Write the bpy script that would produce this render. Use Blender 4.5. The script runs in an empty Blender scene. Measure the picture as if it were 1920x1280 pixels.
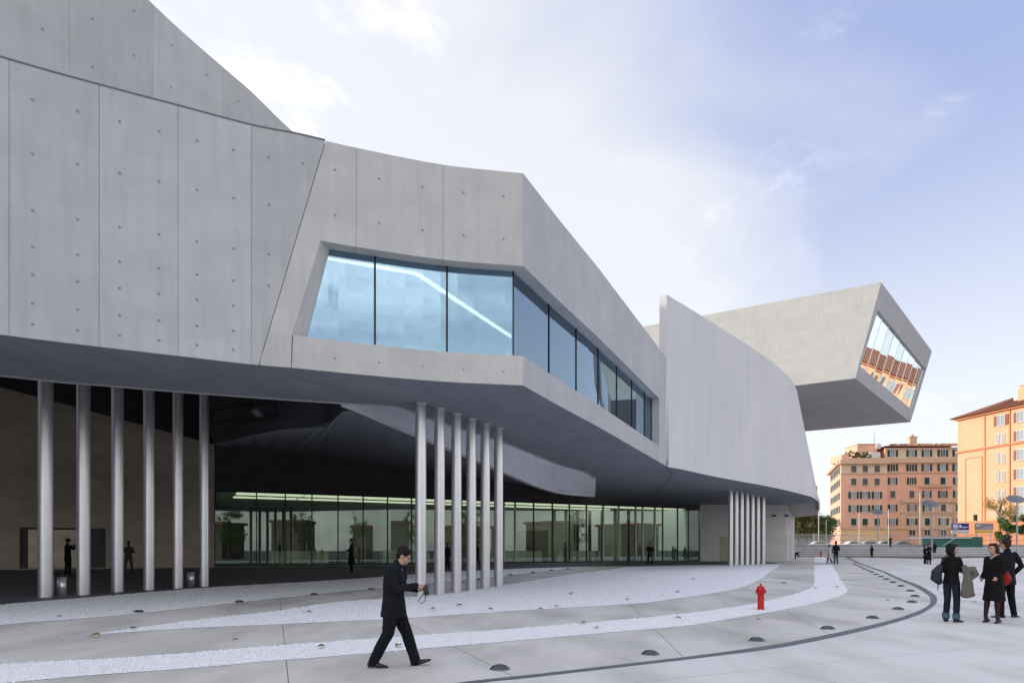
import bpy, bmesh, math, random
import numpy as np
from mathutils import Vector, Matrix
from mathutils.geometry import tessellate_polygon
random.seed(7)
rng = np.random.default_rng(7)
C = bpy.context.scene.collection
S = bpy.context.scene

# ------------------------------------------------------------------ camera, sky, sun, exposure
CAMZ = 1.67
cd = bpy.data.cameras.new('camera')
cam = bpy.data.objects.new('camera', cd); C.objects.link(cam)
cam.location = (0, 0, CAMZ); cam.rotation_euler = (math.radians(90), 0, 0)
cd.sensor_width = 36; cd.lens = 24; cd.shift_y = (1031-640)/1920
cd.clip_end = 6000; cd.clip_start = .05
S.camera = cam
SUN_EL, SUN_AZ = 15.0, -80.0        # azimuth from +Y, negative to the left (-X)
W = bpy.data.worlds.new('World'); S.world = W; W.use_nodes = True
nt = W.node_tree; nt.nodes.clear()
def N(t, **kw):
    n = nt.nodes.new(t)
    for k, v in kw.items(): setattr(n, k, v)
    return n
out = N('ShaderNodeOutputWorld'); bg = N('ShaderNodeBackground')
sky = N('ShaderNodeTexSky', sky_type='NISHITA', sun_disc=False)
sky.sun_elevation = math.radians(SUN_EL); sky.sun_rotation = math.radians(SUN_AZ)
sky.air_density = 1.0; sky.dust_density = 1.5; sky.ozone_density = 1.6
tc = N('ShaderNodeTexCoord')
mp = N('ShaderNodeMapping'); mp.inputs['Scale'].default_value = (1, 1, 2.0)
mp.inputs['Location'].default_value = (0.35, 0.1, 0.2)
nz = N('ShaderNodeTexNoise'); nz.inputs['Scale'].default_value = 3.1; nz.inputs['Detail'].default_value = 9
nz.inputs['Roughness'].default_value = .62; nz.inputs['Distortion'].default_value = .35
L = nt.links.new
L(tc.outputs['Generated'], mp.inputs['Vector']); L(mp.outputs[0], nz.inputs['Vector'])
# the cloud bank stands to the left, around one direction of the sky
dotn = N('ShaderNodeVectorMath', operation='DOT_PRODUCT')
bank = Vector((-.30, 1.0, .62)).normalized(); dotn.inputs[1].default_value = bank
nrm = N('ShaderNodeVectorMath', operation='NORMALIZE'); L(tc.outputs['Generated'], nrm.inputs[0]); L(nrm.outputs[0], dotn.inputs[0])
mr = N('ShaderNodeMapRange'); mr.inputs[1].default_value = .80; mr.inputs[2].default_value = 1.0
mr.inputs[3].default_value = .03; mr.inputs[4].default_value = .07
L(dotn.outputs['Value'], mr.inputs[0])
dot2 = N('ShaderNodeVectorMath', operation='DOT_PRODUCT'); dot2.inputs[1].default_value = Vector((.62, 1.0, .55)).normalized(); L(nrm.outputs[0], dot2.inputs[0])
mr2 = N('ShaderNodeMapRange'); mr2.interpolation_type = 'SMOOTHSTEP'; mr2.inputs[1].default_value = .60; mr2.inputs[2].default_value = .88
mr2.inputs[3].default_value = 0; mr2.inputs[4].default_value = -.22; L(dot2.outputs['Value'], mr2.inputs[0])
ad0 = N('ShaderNodeMath', operation='ADD'); L(mr.outputs[0], ad0.inputs[0]); L(mr2.outputs[0], ad0.inputs[1])
ad = N('ShaderNodeMath', operation='ADD'); L(nz.outputs['Fac'], ad.inputs[0]); L(ad0.outputs[0], ad.inputs[1])
cr = N('ShaderNodeValToRGB'); cr.color_ramp.elements[0].position = .42; cr.color_ramp.elements[1].position = .86
cr.color_ramp.interpolation = 'EASE'
L(ad.outputs[0], cr.inputs[0])
# thin high veil, whiter towards the horizon
sx = N('ShaderNodeSeparateXYZ'); L(nrm.outputs[0], sx.inputs[0])
mh = N('ShaderNodeMapRange'); mh.inputs[1].default_value = 0; mh.inputs[2].default_value = .75
mh.inputs[3].default_value = .85; mh.inputs[4].default_value = .85; L(sx.outputs['Z'], mh.inputs[0])
mxv = N('ShaderNodeMix', data_type='RGBA'); L(mh.outputs[0], mxv.inputs[0]); L(sky.outputs[0], mxv.inputs[6])
fa = N('ShaderNodeMath', operation='MULTIPLY_ADD'); L(sx.outputs['Z'], fa.inputs[0]); fa.inputs[1].default_value = -2.94; fa.inputs[2].default_value = 1+2.94*.41+2.13*.17
nz2 = N('ShaderNodeTexNoise'); nz2.inputs['Scale'].default_value = 1.9; nz2.inputs['Detail'].default_value = 7; nz2.inputs['Distortion'].default_value = .8; L(mp.outputs[0], nz2.inputs['Vector'])
fn = N('ShaderNodeMapRange'); fn.inputs[1].default_value = .3; fn.inputs[2].default_value = .7; fn.inputs[3].default_value = -.38; fn.inputs[4].default_value = .45; L(nz2.outputs['Fac'], fn.inputs[0])
fa2 = N('ShaderNodeMath', operation='ADD'); L(fa.outputs[0], fa2.inputs[0]); L(fn.outputs[0], fa2.inputs[1]); fa = fa2
fb = N('ShaderNodeMath', operation='MULTIPLY_ADD', use_clamp=True); L(sx.outputs['X'], fb.inputs[0]); fb.inputs[1].default_value = -2.13; L(fa.outputs[0], fb.inputs[2])
hz_ = N('ShaderNodeMapRange'); hz_.interpolation_type = 'SMOOTHSTEP'; hz_.inputs[1].default_value = .12; hz_.inputs[2].default_value = .55; hz_.inputs[3].default_value = .95; hz_.inputs[4].default_value = 0; L(sx.outputs['Z'], hz_.inputs[0])
fm0 = N('ShaderNodeMath', operation='MAXIMUM'); L(fb.outputs[0], fm0.inputs[0]); L(hz_.outputs[0], fm0.inputs[1])
vc = N('ShaderNodeMix', data_type='RGBA'); L(fm0.outputs[0], vc.inputs[0]); vc.inputs[6].default_value = (1.04, 1.22, 1.96, 1); vc.inputs[7].default_value = (2.38, 2.35, 2.40, 1)
L(vc.outputs[2], mxv.inputs[7])
mxc = N('ShaderNodeMix', data_type='RGBA'); L(cr.outputs[0], mxc.inputs[0]); L(mxv.outputs[2], mxc.inputs[6])
mxc.inputs[7].default_value = (6.6, 6.3, 5.9, 1)
L(mxc.outputs[2], bg.inputs[0]); bg.inputs[1].default_value = .115
L(bg.outputs[0], out.inputs[0])
sd = bpy.data.lights.new('sun', 'SUN'); sd.energy = 1.0; sd.angle = math.radians(2); sd.color = (1, .92, .82)
so = bpy.data.objects.new('sun', sd); C.objects.link(so)
a = math.radians(SUN_AZ); e = math.radians(SUN_EL)
dirs = Vector((math.sin(a)*math.cos(e), math.cos(a)*math.cos(e), math.sin(e)))
so.rotation_euler = dirs.to_track_quat('Z', 'Y').to_euler(); so.location = dirs*100
S.view_settings.view_transform = 'Standard'; S.view_settings.look = 'None'
S.view_settings.gamma = 1; S.view_settings.exposure = 1.82
S.render.resolution_x = 1024; S.render.resolution_y = 682

# ------------------------------------------------------------------ helpers
def gz(y):
    if y < 8: return 0.
    if y < 36: return .5*(y-8)/28
    if y < 60: return .5
    if y < 85: return .5+.35*(y-60)/25
    return .85
FOLDS = (8, 36, 60, 85)
def at(px, py, D): return Vector(((px-960)/1280*D, D, CAMZ+(1031-py)/1280*D))
def atz(px, py, rel):
    D = rel*1280/(1031-py); return Vector(((px-960)/1280*D, D, CAMZ+rel))
def gnd(px, py):
    k = (py-1031)/1280; lo, hi = 2., 900.
    for _ in range(50):
        m = (lo+hi)/2
        if (CAMZ-gz(m))/m > k: lo = m
        else: hi = m
    return Vector(((px-960)/1280*lo, lo, gz(lo)))
def spline(pts, n=6):
    P = [Vector(p) for p in pts]; Q = [P[0]*2-P[1]]+P+[P[-1]*2-P[-2]]; R = []
    for i in range(1, len(Q)-2):
        for k in range(n):
            t = k/n; a, b, c, d = Q[i-1:i+3]
            R.append(.5*((2*b)+(c-a)*t+(2*a-5*b+4*c-d)*t*t+(3*b-a-3*c+d)*t**3))
    R.append(P[-1]); return R

class MB:
    def __init__(s): s.v = []; s.f = []
    def quad(s, *p):
        n = len(s.v); s.v += [tuple(q) for q in p]; s.f.append(tuple(range(n, n+len(p)))); return s
    def box(s, c, d, rz=0, M=None):
        n = len(s.v); cx, cy, cz = c; hx, hy, hz = d[0]/2, d[1]/2, d[2]/2
        ca, sa = math.cos(rz), math.sin(rz)
        for z in (-hz, hz):
            for x, y in ((-hx, -hy), (hx, -hy), (hx, hy), (-hx, hy)):
                p = Vector((cx+x*ca-y*sa, cy+x*sa+y*ca, cz+z))
                s.v.append(tuple(M @ p) if M else tuple(p))
        s.f += [tuple(n+i for i in q) for q in ((0, 3, 2, 1), (4, 5, 6, 7), (0, 1, 5, 4), (1, 2, 6, 5), (2, 3, 7, 6), (3, 0, 4, 7))]
        return s
    def prism(s, poly, z0, z1):           # poly xy, z may be callables
        n = len(s.v); m = len(poly)
        for z in (z0, z1):
            for p in poly: s.v.append((p[0], p[1], z(p) if callable(z) else z))
        tri = tessellate_polygon([[Vector((p[0], p[1], 0)) for p in poly]])
        for t in tri:
            s.f.append((n+t[0], n+t[1], n+t[2])); s.f.append((n+m+t[2], n+m+t[1], n+m+t[0]))
        for i in range(m):
            j = (i+1) % m; s.f.append((n+i, n+j, n+m+j, n+m+i))
        return s
    def rings(s, R, cap=True):
        n = len(s.v); k = len(R[0])
        for r in R: s.v += [tuple(p) for p in r]
        for i in range(len(R)-1):
            for j in range(k):
                a = n+i*k+j; b = n+i*k+(j+1) % k
                s.f.append((a, b, b+k, a+k))
        if cap:
            s.f.append(tuple(n+j for j in reversed(range(k)))); s.f.append(tuple(n+(len(R)-1)*k+j for j in range(k)))
        return s
    def lathe(s, prof, c=(0, 0, 0), n=20):
        R = []
        for r, z in prof: R.append([(c[0]+r*math.cos(2*math.pi*j/n), c[1]+r*math.sin(2*math.pi*j/n), c[2]+z) for j in range(n)])
        return s.rings(R)
    def tube(s, pts, rad, n=10, round_=True):
        P = [Vector(p) for p in pts]
        rr = [(r, r) if not isinstance(r, tuple) else r for r in (rad if isinstance(rad, (list, tuple)) and not (isinstance(rad, tuple) and len(rad) == 2 and len(pts) != 2) else [rad]*len(P))]
        R = []
        for i, p in enumerate(P):
            d = (P[min(i+1, len(P)-1)]-P[max(i-1, 0)]).normalized()
            ref = Vector((0, 1, 0)) if abs(d.y) < .9 else Vector((1, 0, 0))
            b = (ref-d*ref.dot(d)).normalized(); aa = b.cross(d)
            def ring(c, k): return [c+aa*(rr[i][0]*k*math.cos(2*math.pi*j/n))+b*(rr[i][1]*k*math.sin(2*math.pi*j/n)) for j in range(n)]
            m = min(rr[i])
            if round_ and i == 0:
                for t in (80, 50, 25): R.append(ring(p-d*(m*math.sin(math.radians(t))), math.cos(math.radians(t))))
            R.append(ring(p, 1))
            if round_ and i == len(P)-1:
                for t in (25, 50, 80): R.append(ring(p+d*(m*math.sin(math.radians(t))), math.cos(math.radians(t))))
        return s.rings(R)
    def ball(s, c, r, n=12, m=8, M=None):
        c = Vector(c); R = []
        for i in range(1, m):
            t = math.pi*i/m
            ring = []
            for j in range(n):
                q = Vector((r[0]*math.sin(t)*math.cos(2*math.pi*j/n), r[1]*math.sin(t)*math.sin(2*math.pi*j/n), -r[2]*math.cos(t)))
                ring.append(c+(M @ q if M else q))
            R.append(ring)
        return s.rings(R)
    def mesh(s, name, mat=None, smooth=False):
        me = bpy.data.meshes.new(name); me.from_pydata(s.v, [], s.f)
        bm = bmesh.new(); bm.from_mesh(me); bmesh.ops.recalc_face_normals(bm, faces=bm.faces); bm.to_mesh(me); bm.free()
        if mat: me.materials.append(mat)
        if smooth: me.shade_smooth()
        return me
    def build(s, name, mat, parent=None, smooth=False, sharp=None):
        me = s.mesh(name, mat, smooth)
        if sharp: me.set_sharp_from_angle(angle=math.radians(sharp))
        return link(name, me, parent)
WM = {}
def link(name, data, parent=None, M=None, local=False):
    o = bpy.data.objects.new(name, data); C.objects.link(o); M = M or Matrix.Identity(4)
    if parent:
        o.parent = parent
        if not local: o.matrix_parent_inverse = WM[parent.name].inverted()
    o.matrix_basis = M
    WM[o.name] = (WM[parent.name] @ M) if (parent and local) else M
    return o
def tag(o, label=None, cat=None, group=None, kind=None):
    for k, v in (('label', label), ('category', cat), ('group', group), ('kind', kind)):
        if v: o[k] = v
    return o
def empty(name, loc, rz=0, label=None, cat=None, group=None):
    M = Matrix.Translation(Vector(loc)) @ Matrix.Rotation(rz, 4, 'Z')
    o = link(name, None, None, M); o.empty_display_size = .3
    return tag(o, label, cat, group)
def copy_tree(o, M, label=None):
    def rec(s, parent):
        c = s.copy(); C.objects.link(c)
        if parent: c.parent = parent
        for ch in s.children: rec(ch, c)
        return c
    r = rec(o, None); r.matrix_basis = M
    if label: r['label'] = label
    return r

# ------------------------------------------------------------------ materials
def mat(name, col, rough=.7, metal=0, spec=.3):
    m = bpy.data.materials.new(name); m.use_nodes = True
    b = m.node_tree.nodes['Principled BSDF']
    b.inputs['Base Color'].default_value = (*col, 1); b.inputs['Roughness'].default_value = rough
    b.inputs['Metallic'].default_value = metal; b.inputs['Specular IOR Level'].default_value = spec
    return m
def noisy(name, c1, c2, scale=(1, 1, 1), nscale=1.0, detail=8, rough=.8, bump=.1, bscale=20, metal=0, c3=None, s3=None, f3=.5, lo=.3, hi=.7, objc=False, spec=.3, vary=0):
    m = mat(name, c1, rough, metal, spec); t = m.node_tree; ns = t.nodes; l = t.links.new
    b = ns['Principled BSDF']
    if objc: g = ns.new('ShaderNodeTexCoord'); src = g.outputs['Object']
    else: g = ns.new('ShaderNodeNewGeometry'); src = g.outputs['Position']
    mp = ns.new('ShaderNodeMapping'); mp.inputs['Scale'].default_value = scale; l(src, mp.inputs[0])
    n1 = ns.new('ShaderNodeTexNoise'); n1.inputs['Scale'].default_value = nscale; n1.inputs['Detail'].default_value = detail
    n1.inputs['Roughness'].default_value = .6; l(mp.outputs[0], n1.inputs[0])
    mr = ns.new('ShaderNodeMapRange'); mr.inputs[1].default_value = lo; mr.inputs[2].default_value = hi; l(n1.outputs[0], mr.inputs[0])
    mx = ns.new('ShaderNodeMix'); mx.data_type = 'RGBA'; mx.inputs[6].default_value = (*c1, 1); mx.inputs[7].default_value = (*c2, 1)
    l(mr.outputs[0], mx.inputs[0]); last = mx.outputs[2]
    if c3:
        mp3 = ns.new('ShaderNodeMapping'); mp3.inputs['Scale'].default_value = s3; l(src, mp3.inputs[0])
        n3 = ns.new('ShaderNodeTexNoise'); n3.inputs['Scale'].default_value = 1; n3.inputs['Detail'].default_value = 6; l(mp3.outputs[0], n3.inputs[0])
        r3 = ns.new('ShaderNodeMapRange'); r3.inputs[1].default_value = .42; r3.inputs[2].default_value = .72; r3.inputs[4].default_value = f3; l(n3.outputs[0], r3.inputs[0])
        m3 = ns.new('ShaderNodeMix'); m3.data_type = 'RGBA'; m3.inputs[7].default_value = (*c3, 1); l(r3.outputs[0], m3.inputs[0]); l(last, m3.inputs[6]); last = m3.outputs[2]
    if vary:
        oi = ns.new('ShaderNodeObjectInfo'); hs = ns.new('ShaderNodeHueSaturation'); vr = ns.new('ShaderNodeMapRange')
        vr.inputs[3].default_value = 1-vary; vr.inputs[4].default_value = 1+vary; l(oi.outputs['Random'], vr.inputs[0]); l(vr.outputs[0], hs.inputs['Value']); l(last, hs.inputs['Color']); last = hs.outputs[0]
    l(last, b.inputs['Base Color'])
    if bump:
        nb = ns.new('ShaderNodeTexNoise'); nb.inputs['Scale'].default_value = bscale; nb.inputs['Detail'].default_value = 5; l(src, nb.inputs[0])
        bp = ns.new('ShaderNodeBump'); bp.inputs['Strength'].default_value = bump; bp.inputs['Distance'].default_value = .02
        l(nb.outputs[0], bp.inputs['Height']); l(bp.outputs[0], b.inputs['Normal'])
    return m
M = {}
M['conc'] = noisy('concrete', (.50, .50, .505), (.43, .435, .445), (.6, .6, 1.3), 1.0, c3=(.36, .365, .385), s3=(5, 5, .5), f3=.42, vary=.05, bump=.12, bscale=9, rough=.75)
M['conc_b'] = noisy('concrete_warm', (.56, .55, .53), (.48, .475, .46), (.6, .6, 1.2), 1.1, c3=(.41, .405, .39), s3=(5, 5, .5), f3=.38, vary=.05, bump=.12, bscale=9, rough=.75)
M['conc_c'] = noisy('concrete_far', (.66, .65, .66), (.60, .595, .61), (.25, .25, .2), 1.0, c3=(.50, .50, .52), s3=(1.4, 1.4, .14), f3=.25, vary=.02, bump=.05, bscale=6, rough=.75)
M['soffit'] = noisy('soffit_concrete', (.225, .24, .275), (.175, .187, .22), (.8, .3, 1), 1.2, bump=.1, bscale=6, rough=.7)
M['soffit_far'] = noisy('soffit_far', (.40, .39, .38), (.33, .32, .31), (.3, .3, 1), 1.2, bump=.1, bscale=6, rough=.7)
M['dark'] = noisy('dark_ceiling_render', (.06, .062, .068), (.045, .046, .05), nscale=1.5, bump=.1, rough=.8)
M['beige'] = noisy('tan_concrete', (.62, .53, .43), (.50, .43, .35), (.8, .8, .8), 1.2, c3=(.34, .29, .24), s3=(.5, .5, 1.2), f3=.45, bump=.2, bscale=10)
M['joint'] = mat('joint_shadow_gap', (.14, .14, .15), .9)
M['plug'] = mat('tie_hole_plug', (.27, .275, .29), .8)
M['colm'] = noisy('satin_silver_paint', (.66, .66, .68), (.60, .60, .63), nscale=3, bump=.02, rough=.30, metal=.85, spec=.5)
M['steel'] = mat('brushed_steel', (.66, .66, .67), .32, .7)
M['doorsteel'] = noisy('polished_steel_sheet', (.42, .37, .28), (.26, .23, .19), (.4, .4, 1.2), 1.0, bump=.05, bscale=1.5, rough=.38, metal=1)
M['frame'] = mat('dark_mullion', (.03, .035, .04), .4, .5)
M['frame_l'] = mat('light_door_frame', (.35, .35, .34), .4, .6)
M['white'] = mat('white_plaster', (.84, .84, .82), .8)
M['black'] = mat('black_rubber', (.02, .02, .022), .6)
M['slab'] = noisy('paving_concrete', (.74, .725, .71), (.66, .645, .63), (.25, .25, .25), 1.0, c3=(.40, .39, .37), s3=(.9, .35, 1), f3=.6, vary=.035, bump=.08, bscale=30, rough=.65)
M['slab_in'] = noisy('paving_inner', (.70, .675, .63), (.60, .58, .535), (.3, .3, .3), 1.0, c3=(.30, .29, .26), s3=(.8, .35, 1), f3=.65, vary=.03, bump=.08, bscale=30, rough=.65)
M['apron'] = noisy('shaded_apron', (.16, .16, .17), (.11, .11, .12), (.5, .2, 1), 1.5, bump=.08, bscale=20, rough=.6)  # shade under the building is put into this darker colour
M['drain'] = noisy('grey_drain_stone', (.165, .18, .205), (.12, .13, .15), nscale=6, bump=.1, bscale=60, rough=.7)
M['base'] = noisy('ground_base', (.10, .10, .10), (.13, .13, .125), nscale=.5, bump=0)
M['asphalt'] = noisy('asphalt', (.055, .055, .058), (.075, .075, .075), nscale=3, bump=.1)
M['peb'] = noisy('white_pebble', (.95, .95, .955), (.88, .88, .90), nscale=9, bump=.03, bscale=60, rough=.6, lo=.35, hi=.62)
M['dome'] = mat('dark_glass_dome', (.045, .055, .07), .25, 0, .6)
M['red'] = noisy('red_enamel', (.55, .018, .015), (.42, .014, .012), nscale=12, bump=.05, rough=.35)
M['step'] = noisy('pale_step_stone', (.62, .62, .62), (.52, .52, .53), nscale=1, bump=.05)
M['brickp'] = noisy('salmon_render', (.80, .47, .34), (.74, .42, .30), (.2, .2, .2), 1, c3=(.66, .38, .27), s3=(.8, .8, .1), f3=.4, bump=0)
M['beigep'] = noisy('sand_render', (.72, .56, .42), (.66, .50, .37), (.3, .3, .3), 1, bump=0)
M['orangep'] = noisy('orange_render', (.70, .42, .26), (.65, .38, .23), (.2, .2, .2), 1, c3=(.60, .35, .21), s3=(.8, .8, .1), f3=.4, bump=0)
M['trimp'] = noisy('stone_trim', (.66, .47, .33), (.58, .40, .28), nscale=1, bump=0)
M['trimo'] = noisy('orange_trim', (.60, .24, .11), (.55, .21, .10), nscale=1, bump=0)
M['tile'] = noisy('roof_tile', (.33, .15, .09), (.24, .11, .075), (1, 1, 6), 3, bump=.3, bscale=4)
M['green'] = mat('green_shutter', (.025, .07, .05), .6)
M['greysh'] = mat('grey_shutter', (.13, .12, .11), .6)
M['brownsh'] = mat('brown_shutter', (.27, .10, .06), .6)
M['wpane'] = mat('window_glass_far', (.25, .29, .34), .1, 0, .8)
M['wpane_d'] = mat('window_glass_dark', (.02, .02, .025), .1, 0, .8)
M['wframe'] = mat('window_frame_white', (.65, .63, .60), .6)
M['leafg'] = noisy('leaf_green', (.05, .10, .025), (.10, .14, .035), nscale=1.2, bump=0, rough=.6)
M['leafy'] = noisy('leaf_yellow', (.42, .27, .05), (.26, .20, .06), nscale=1.5, bump=0, rough=.6)
M['leafo'] = noisy('leaf_olive', (.16, .14, .035), (.08, .09, .03), nscale=.8, bump=0, rough=.6)
M['bark'] = noisy('bark', (.12, .10, .08), (.07, .06, .05), nscale=8, bump=.3)
M['lamp'] = mat('lamp_grey_paint', (.34, .37, .40), .45, .3)
M['hoard'] = noisy('green_hoarding', (.035, .12, .10), (.05, .14, .115), nscale=1, bump=0)
M['wire'] = mat('galvanised_wire', (.32, .33, .34), .5, .6)
M['blue'] = mat('blue_board', (.015, .03, .26), .4)
M['grey'] = mat('grey_board', (.25, .24, .28), .5)
M['yell'] = mat('ochre_board', (.62, .42, .14), .5)
M['lowwall'] = noisy('low_wall_stone', (.34, .33, .31), (.27, .27, .25), nscale=1, bump=0)
M['hill'] = noisy('far_hill', (.14, .17, .19), (.20, .22, .23), (.02, .02, .05), 1, bump=0)
M['leafb'] = mat('dry_leaf_brown', (.24, .10, .035), .7)
M['leafd'] = mat('dry_leaf_dark', (.07, .055, .045), .8)
M['leafyl'] = mat('dry_leaf_yellow', (.40, .33, .08), .7)
def emis(name, col, s):
    m = bpy.data.materials.new(name); m.use_nodes = True; b = m.node_tree.nodes['Principled BSDF']
    b.inputs['Base Color'].default_value = (.8, .8, .8, 1)
    b.inputs['Emission Color'].default_value = (*col, 1); b.inputs['Emission Strength'].default_value = s; return m
M['strip'] = emis('warm_light_strip', (1, .74, .48), .8)
M['lobbylight'] = emis('lobby_ceiling_light', (1, .90, .72), .6)
def glass(name, tint, refl, gcol=(1, 1, 1), rough=.0):
    m = bpy.data.materials.new(name); m.use_nodes = True; t = m.node_tree; ns = t.nodes; ns.clear(); l = t.links.new
    o = ns.new('ShaderNodeOutputMaterial'); mx = ns.new('ShaderNodeMixShader')
    tr = ns.new('ShaderNodeBsdfTransparent'); tr.inputs[0].default_value = (*tint, 1)
    gl = ns.new('ShaderNodeBsdfGlossy'); gl.inputs[0].default_value = (*gcol, 1); gl.inputs['Roughness'].default_value = rough
    fr = ns.new('ShaderNodeFresnel'); fr.inputs[0].default_value = 1.5
    mr = ns.new('ShaderNodeMapRange'); mr.inputs[3].default_value = refl; mr.inputs[4].default_value = 1
    l(fr.outputs[0], mr.inputs[0]); l(mr.outputs[0], mx.inputs[0]); l(tr.outputs[0], mx.inputs[1]); l(gl.outputs[0], mx.inputs[2]); l(mx.outputs[0], o.inputs[0])
    return m
M['glass_up'] = glass('blue_green_glazing', (.58, .80, .90), .32, (.64, .84, 1.0))
M['glass_lobby'] = glass('lobby_glazing', (.54, .62, .57), .08, (.74, .86, .82))
M['glass_box'] = glass('mirror_glazing', (.25, .30, .30), .80, (.92, 1, 1))
M['glass_car'] = mat('car_glass', (.03, .04, .05), .08, 0, .8)
M['teal'] = mat('teal_blind', (.05, .22, .18), .6)

# ------------------------------------------------------------------ ground sheets
def sheet_bm(poly):
    bm = bmesh.new(); P = [Vector((p[0], p[1], 0)) for p in poly]
    vs = [bm.verts.new(p) for p in P]
    for t in tessellate_polygon([P]):
        try: bm.faces.new([vs[i] for i in t])
        except ValueError: pass
    return bm
def finish_bm(bm, name, dz, m, parent=None):
    for y in FOLDS:
        bmesh.ops.bisect_plane(bm, geom=bm.verts[:]+bm.edges[:]+bm.faces[:], plane_co=(0, y, 0), plane_no=(0, 1, 0))
    bmesh.ops.triangulate(bm, faces=bm.faces)
    for v in bm.verts: v.co.z = gz(v.co.y)+dz
    for f in bm.faces:
        f.normal_update()
        if f.normal.z < 0: f.normal_flip()
    me = bpy.data.meshes.new(name); bm.to_mesh(me); bm.free(); me.materials.append(m)
    return link(name, me, parent)
def sheet(name, poly, dz, m, parent=None): return finish_bm(sheet_bm(poly), name, dz, m, parent)
def clipx(bm, p, n, keep):            # keep side of plane
    bmesh.ops.bisect_plane(bm, geom=bm.verts[:]+bm.edges[:]+bm.faces[:], plane_co=p, plane_no=n, clear_outer=not keep, clear_inner=keep)

g0 = sheet('ground', [(-3000, -1500), (3000, -1500), (3000, 4000), (-3000, 4000)], -.03, M['base']); tag(g0, kind='structure')
# plaza of big slabs
plaza = sheet('plaza', [(-60, -60), (75, -60), (75, 84.9), (-60, 84.9)], -.012, M['joint']); tag(plaza, kind='structure')
ang = math.radians(24)
for i in range(-9, 12):
    for j in range(-2, 14):
        s_ = 7.2; q = []
        for dx, dy in ((.004, .004), (s_-.004, .004), (s_-.004, s_-.004), (.004, s_-.004)):
            x = i*s_+dx; y = j*s_+dy
            q.append((x*math.cos(ang)-y*math.sin(ang), x*math.sin(ang)+y*math.cos(ang)))
        if any(y > 84.8 or y < -58 or x > 74 or x < -30 for x, y in q): continue
        sheet('paving_slab', q, 0, M['slab'], plaza)

def G(l, n=5): return [(p.x, p.y) for p in spline([gnd(*q) for q in l], n)]
drain_in = [(700, 1303), (855, 1280), (1000, 1264), (1180, 1243.5), (1334, 1225), (1488, 1202), (1642, 1169.5), (1712, 1149), (1739, 1135.6), (1744.6, 1126), (1739, 1114.4), (1712, 1098), (1677, 1083), (1638.6, 1066.6), (1600, 1051.6), (1573, 1042)]
drain_out = [(740, 1305), (897, 1280), (1000, 1269), (1180, 1248), (1334, 1230), (1488, 1209), (1642, 1176), (1719, 1153), (1750, 1135.6), (1757, 1124), (1750, 1112.5), (1719.6, 1095), (1681, 1081), (1642.5, 1065.4), (1604, 1050.6), (1577, 1041)]
DI, DO = G(drain_in), G(drain_out)
inner = DI+[(36, 84), (-40, 84), (-40, 6), (-20, 3.2)]
rem = sheet_bm(inner); paving = sheet('paving', inner, .001, M['joint']); tag(paving, kind='structure')
for (p0, p1) in [((530, 1172), (541, 1280)), ((852, 1212), (921, 1247)), ((1180, 1133), (1290, 1240)), ((1430, 1120), (1560, 1190)), ((1527, 1093), (1640, 1110)), ((1500, 1075), (1640, 1078))]:
    A, B = gnd(*p0), gnd(*p1); d = (B-A); d.z = 0; n = Vector((-d.y, d.x, 0)).normalized()
    if n.x < 0: n = -n
    left = rem.copy(); clipx(left, A-n*.006, n, False); clipx(rem, A+n*.006, n, True)
    if left.faces: finish_bm(left, 'paving_slab', .004, M['slab_in'], paving)
finish_bm(rem, 'paving_slab', .004, M['slab_in'], paving)
dr = sheet('drain_strip', DI+DO[::-1], .008, M['drain']); tag(dr, kind='structure')

g1u = [(-300, 1166), (0, 1134), (125, 1123.5), (250, 1113), (402, 1101), (560, 1092), (640, 1087), (716, 1081.5), (879, 1070), (991, 1065), (1092, 1062.6)]
g1l = [(-300, 1203), (0, 1171.6), (220, 1154), (443, 1130), (560, 1117), (640, 1109), (717, 1102), (822, 1091), (950, 1079), (1030, 1069.5), (1092, 1063)]
g2u = [(65, 1197), (172, 1189), (344, 1165), (515, 1146), (560, 1139), (640, 1128), (822, 1114), (950, 1096), (1060, 1078), (1122, 1070), (1179, 1062)]
g2t = [(1179, 1062), (1260, 1060.3), (1466, 1057)]
g2r = [(1466, 1057), (1442, 1073), (1421, 1088), (1387, 1102), (1331, 1113), (1260, 1123), (1180, 1132.5), (935, 1147), (762, 1159), (640, 1165), (515, 1170.6), (344, 1178.5), (172, 1190), (65, 1197)]
g3u = [(-250, 1265), (0, 1246), (172, 1237), (344, 1225), (515, 1211), (600, 1204.5), (778, 1192), (1000, 1176), (1180, 1160.7), (1296, 1149), (1411, 1132.5), (1488, 1114), (1519, 1103), (1527, 1093), (1527, 1075), (1527, 1058.5)]
g3l = [(-250, 1301), (27, 1279), (172, 1266), (344, 1254), (515, 1239), (620, 1231), (808, 1215), (1000, 1198.4), (1180, 1182.6), (1296, 1172), (1411, 1153), (1488, 1139.5), (1546, 1126), (1581, 1114), (1589, 1107), (1586, 1101), (1573, 1082), (1560, 1058.5)]
g4a = [(1527, 1055), (1527, 1046), (1524, 1040), (1510, 1034), (1490, 1030)]
g4b = [(1556, 1055.5), (1549, 1046), (1541, 1038), (1524, 1032.5), (1490, 1027.5)]
GR = [G(g1u)+G(g1l)[::-1], G(g2u)+G(g2t)[1:]+G(g2r)[1:-1], G(g3u)+G(g3l)[::-1], G(g4a)+G(g4b)[::-1]]
for poly in GR:
    tag(sheet('gravel_bed', poly, .010, M['peb']), kind='stuff')
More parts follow.
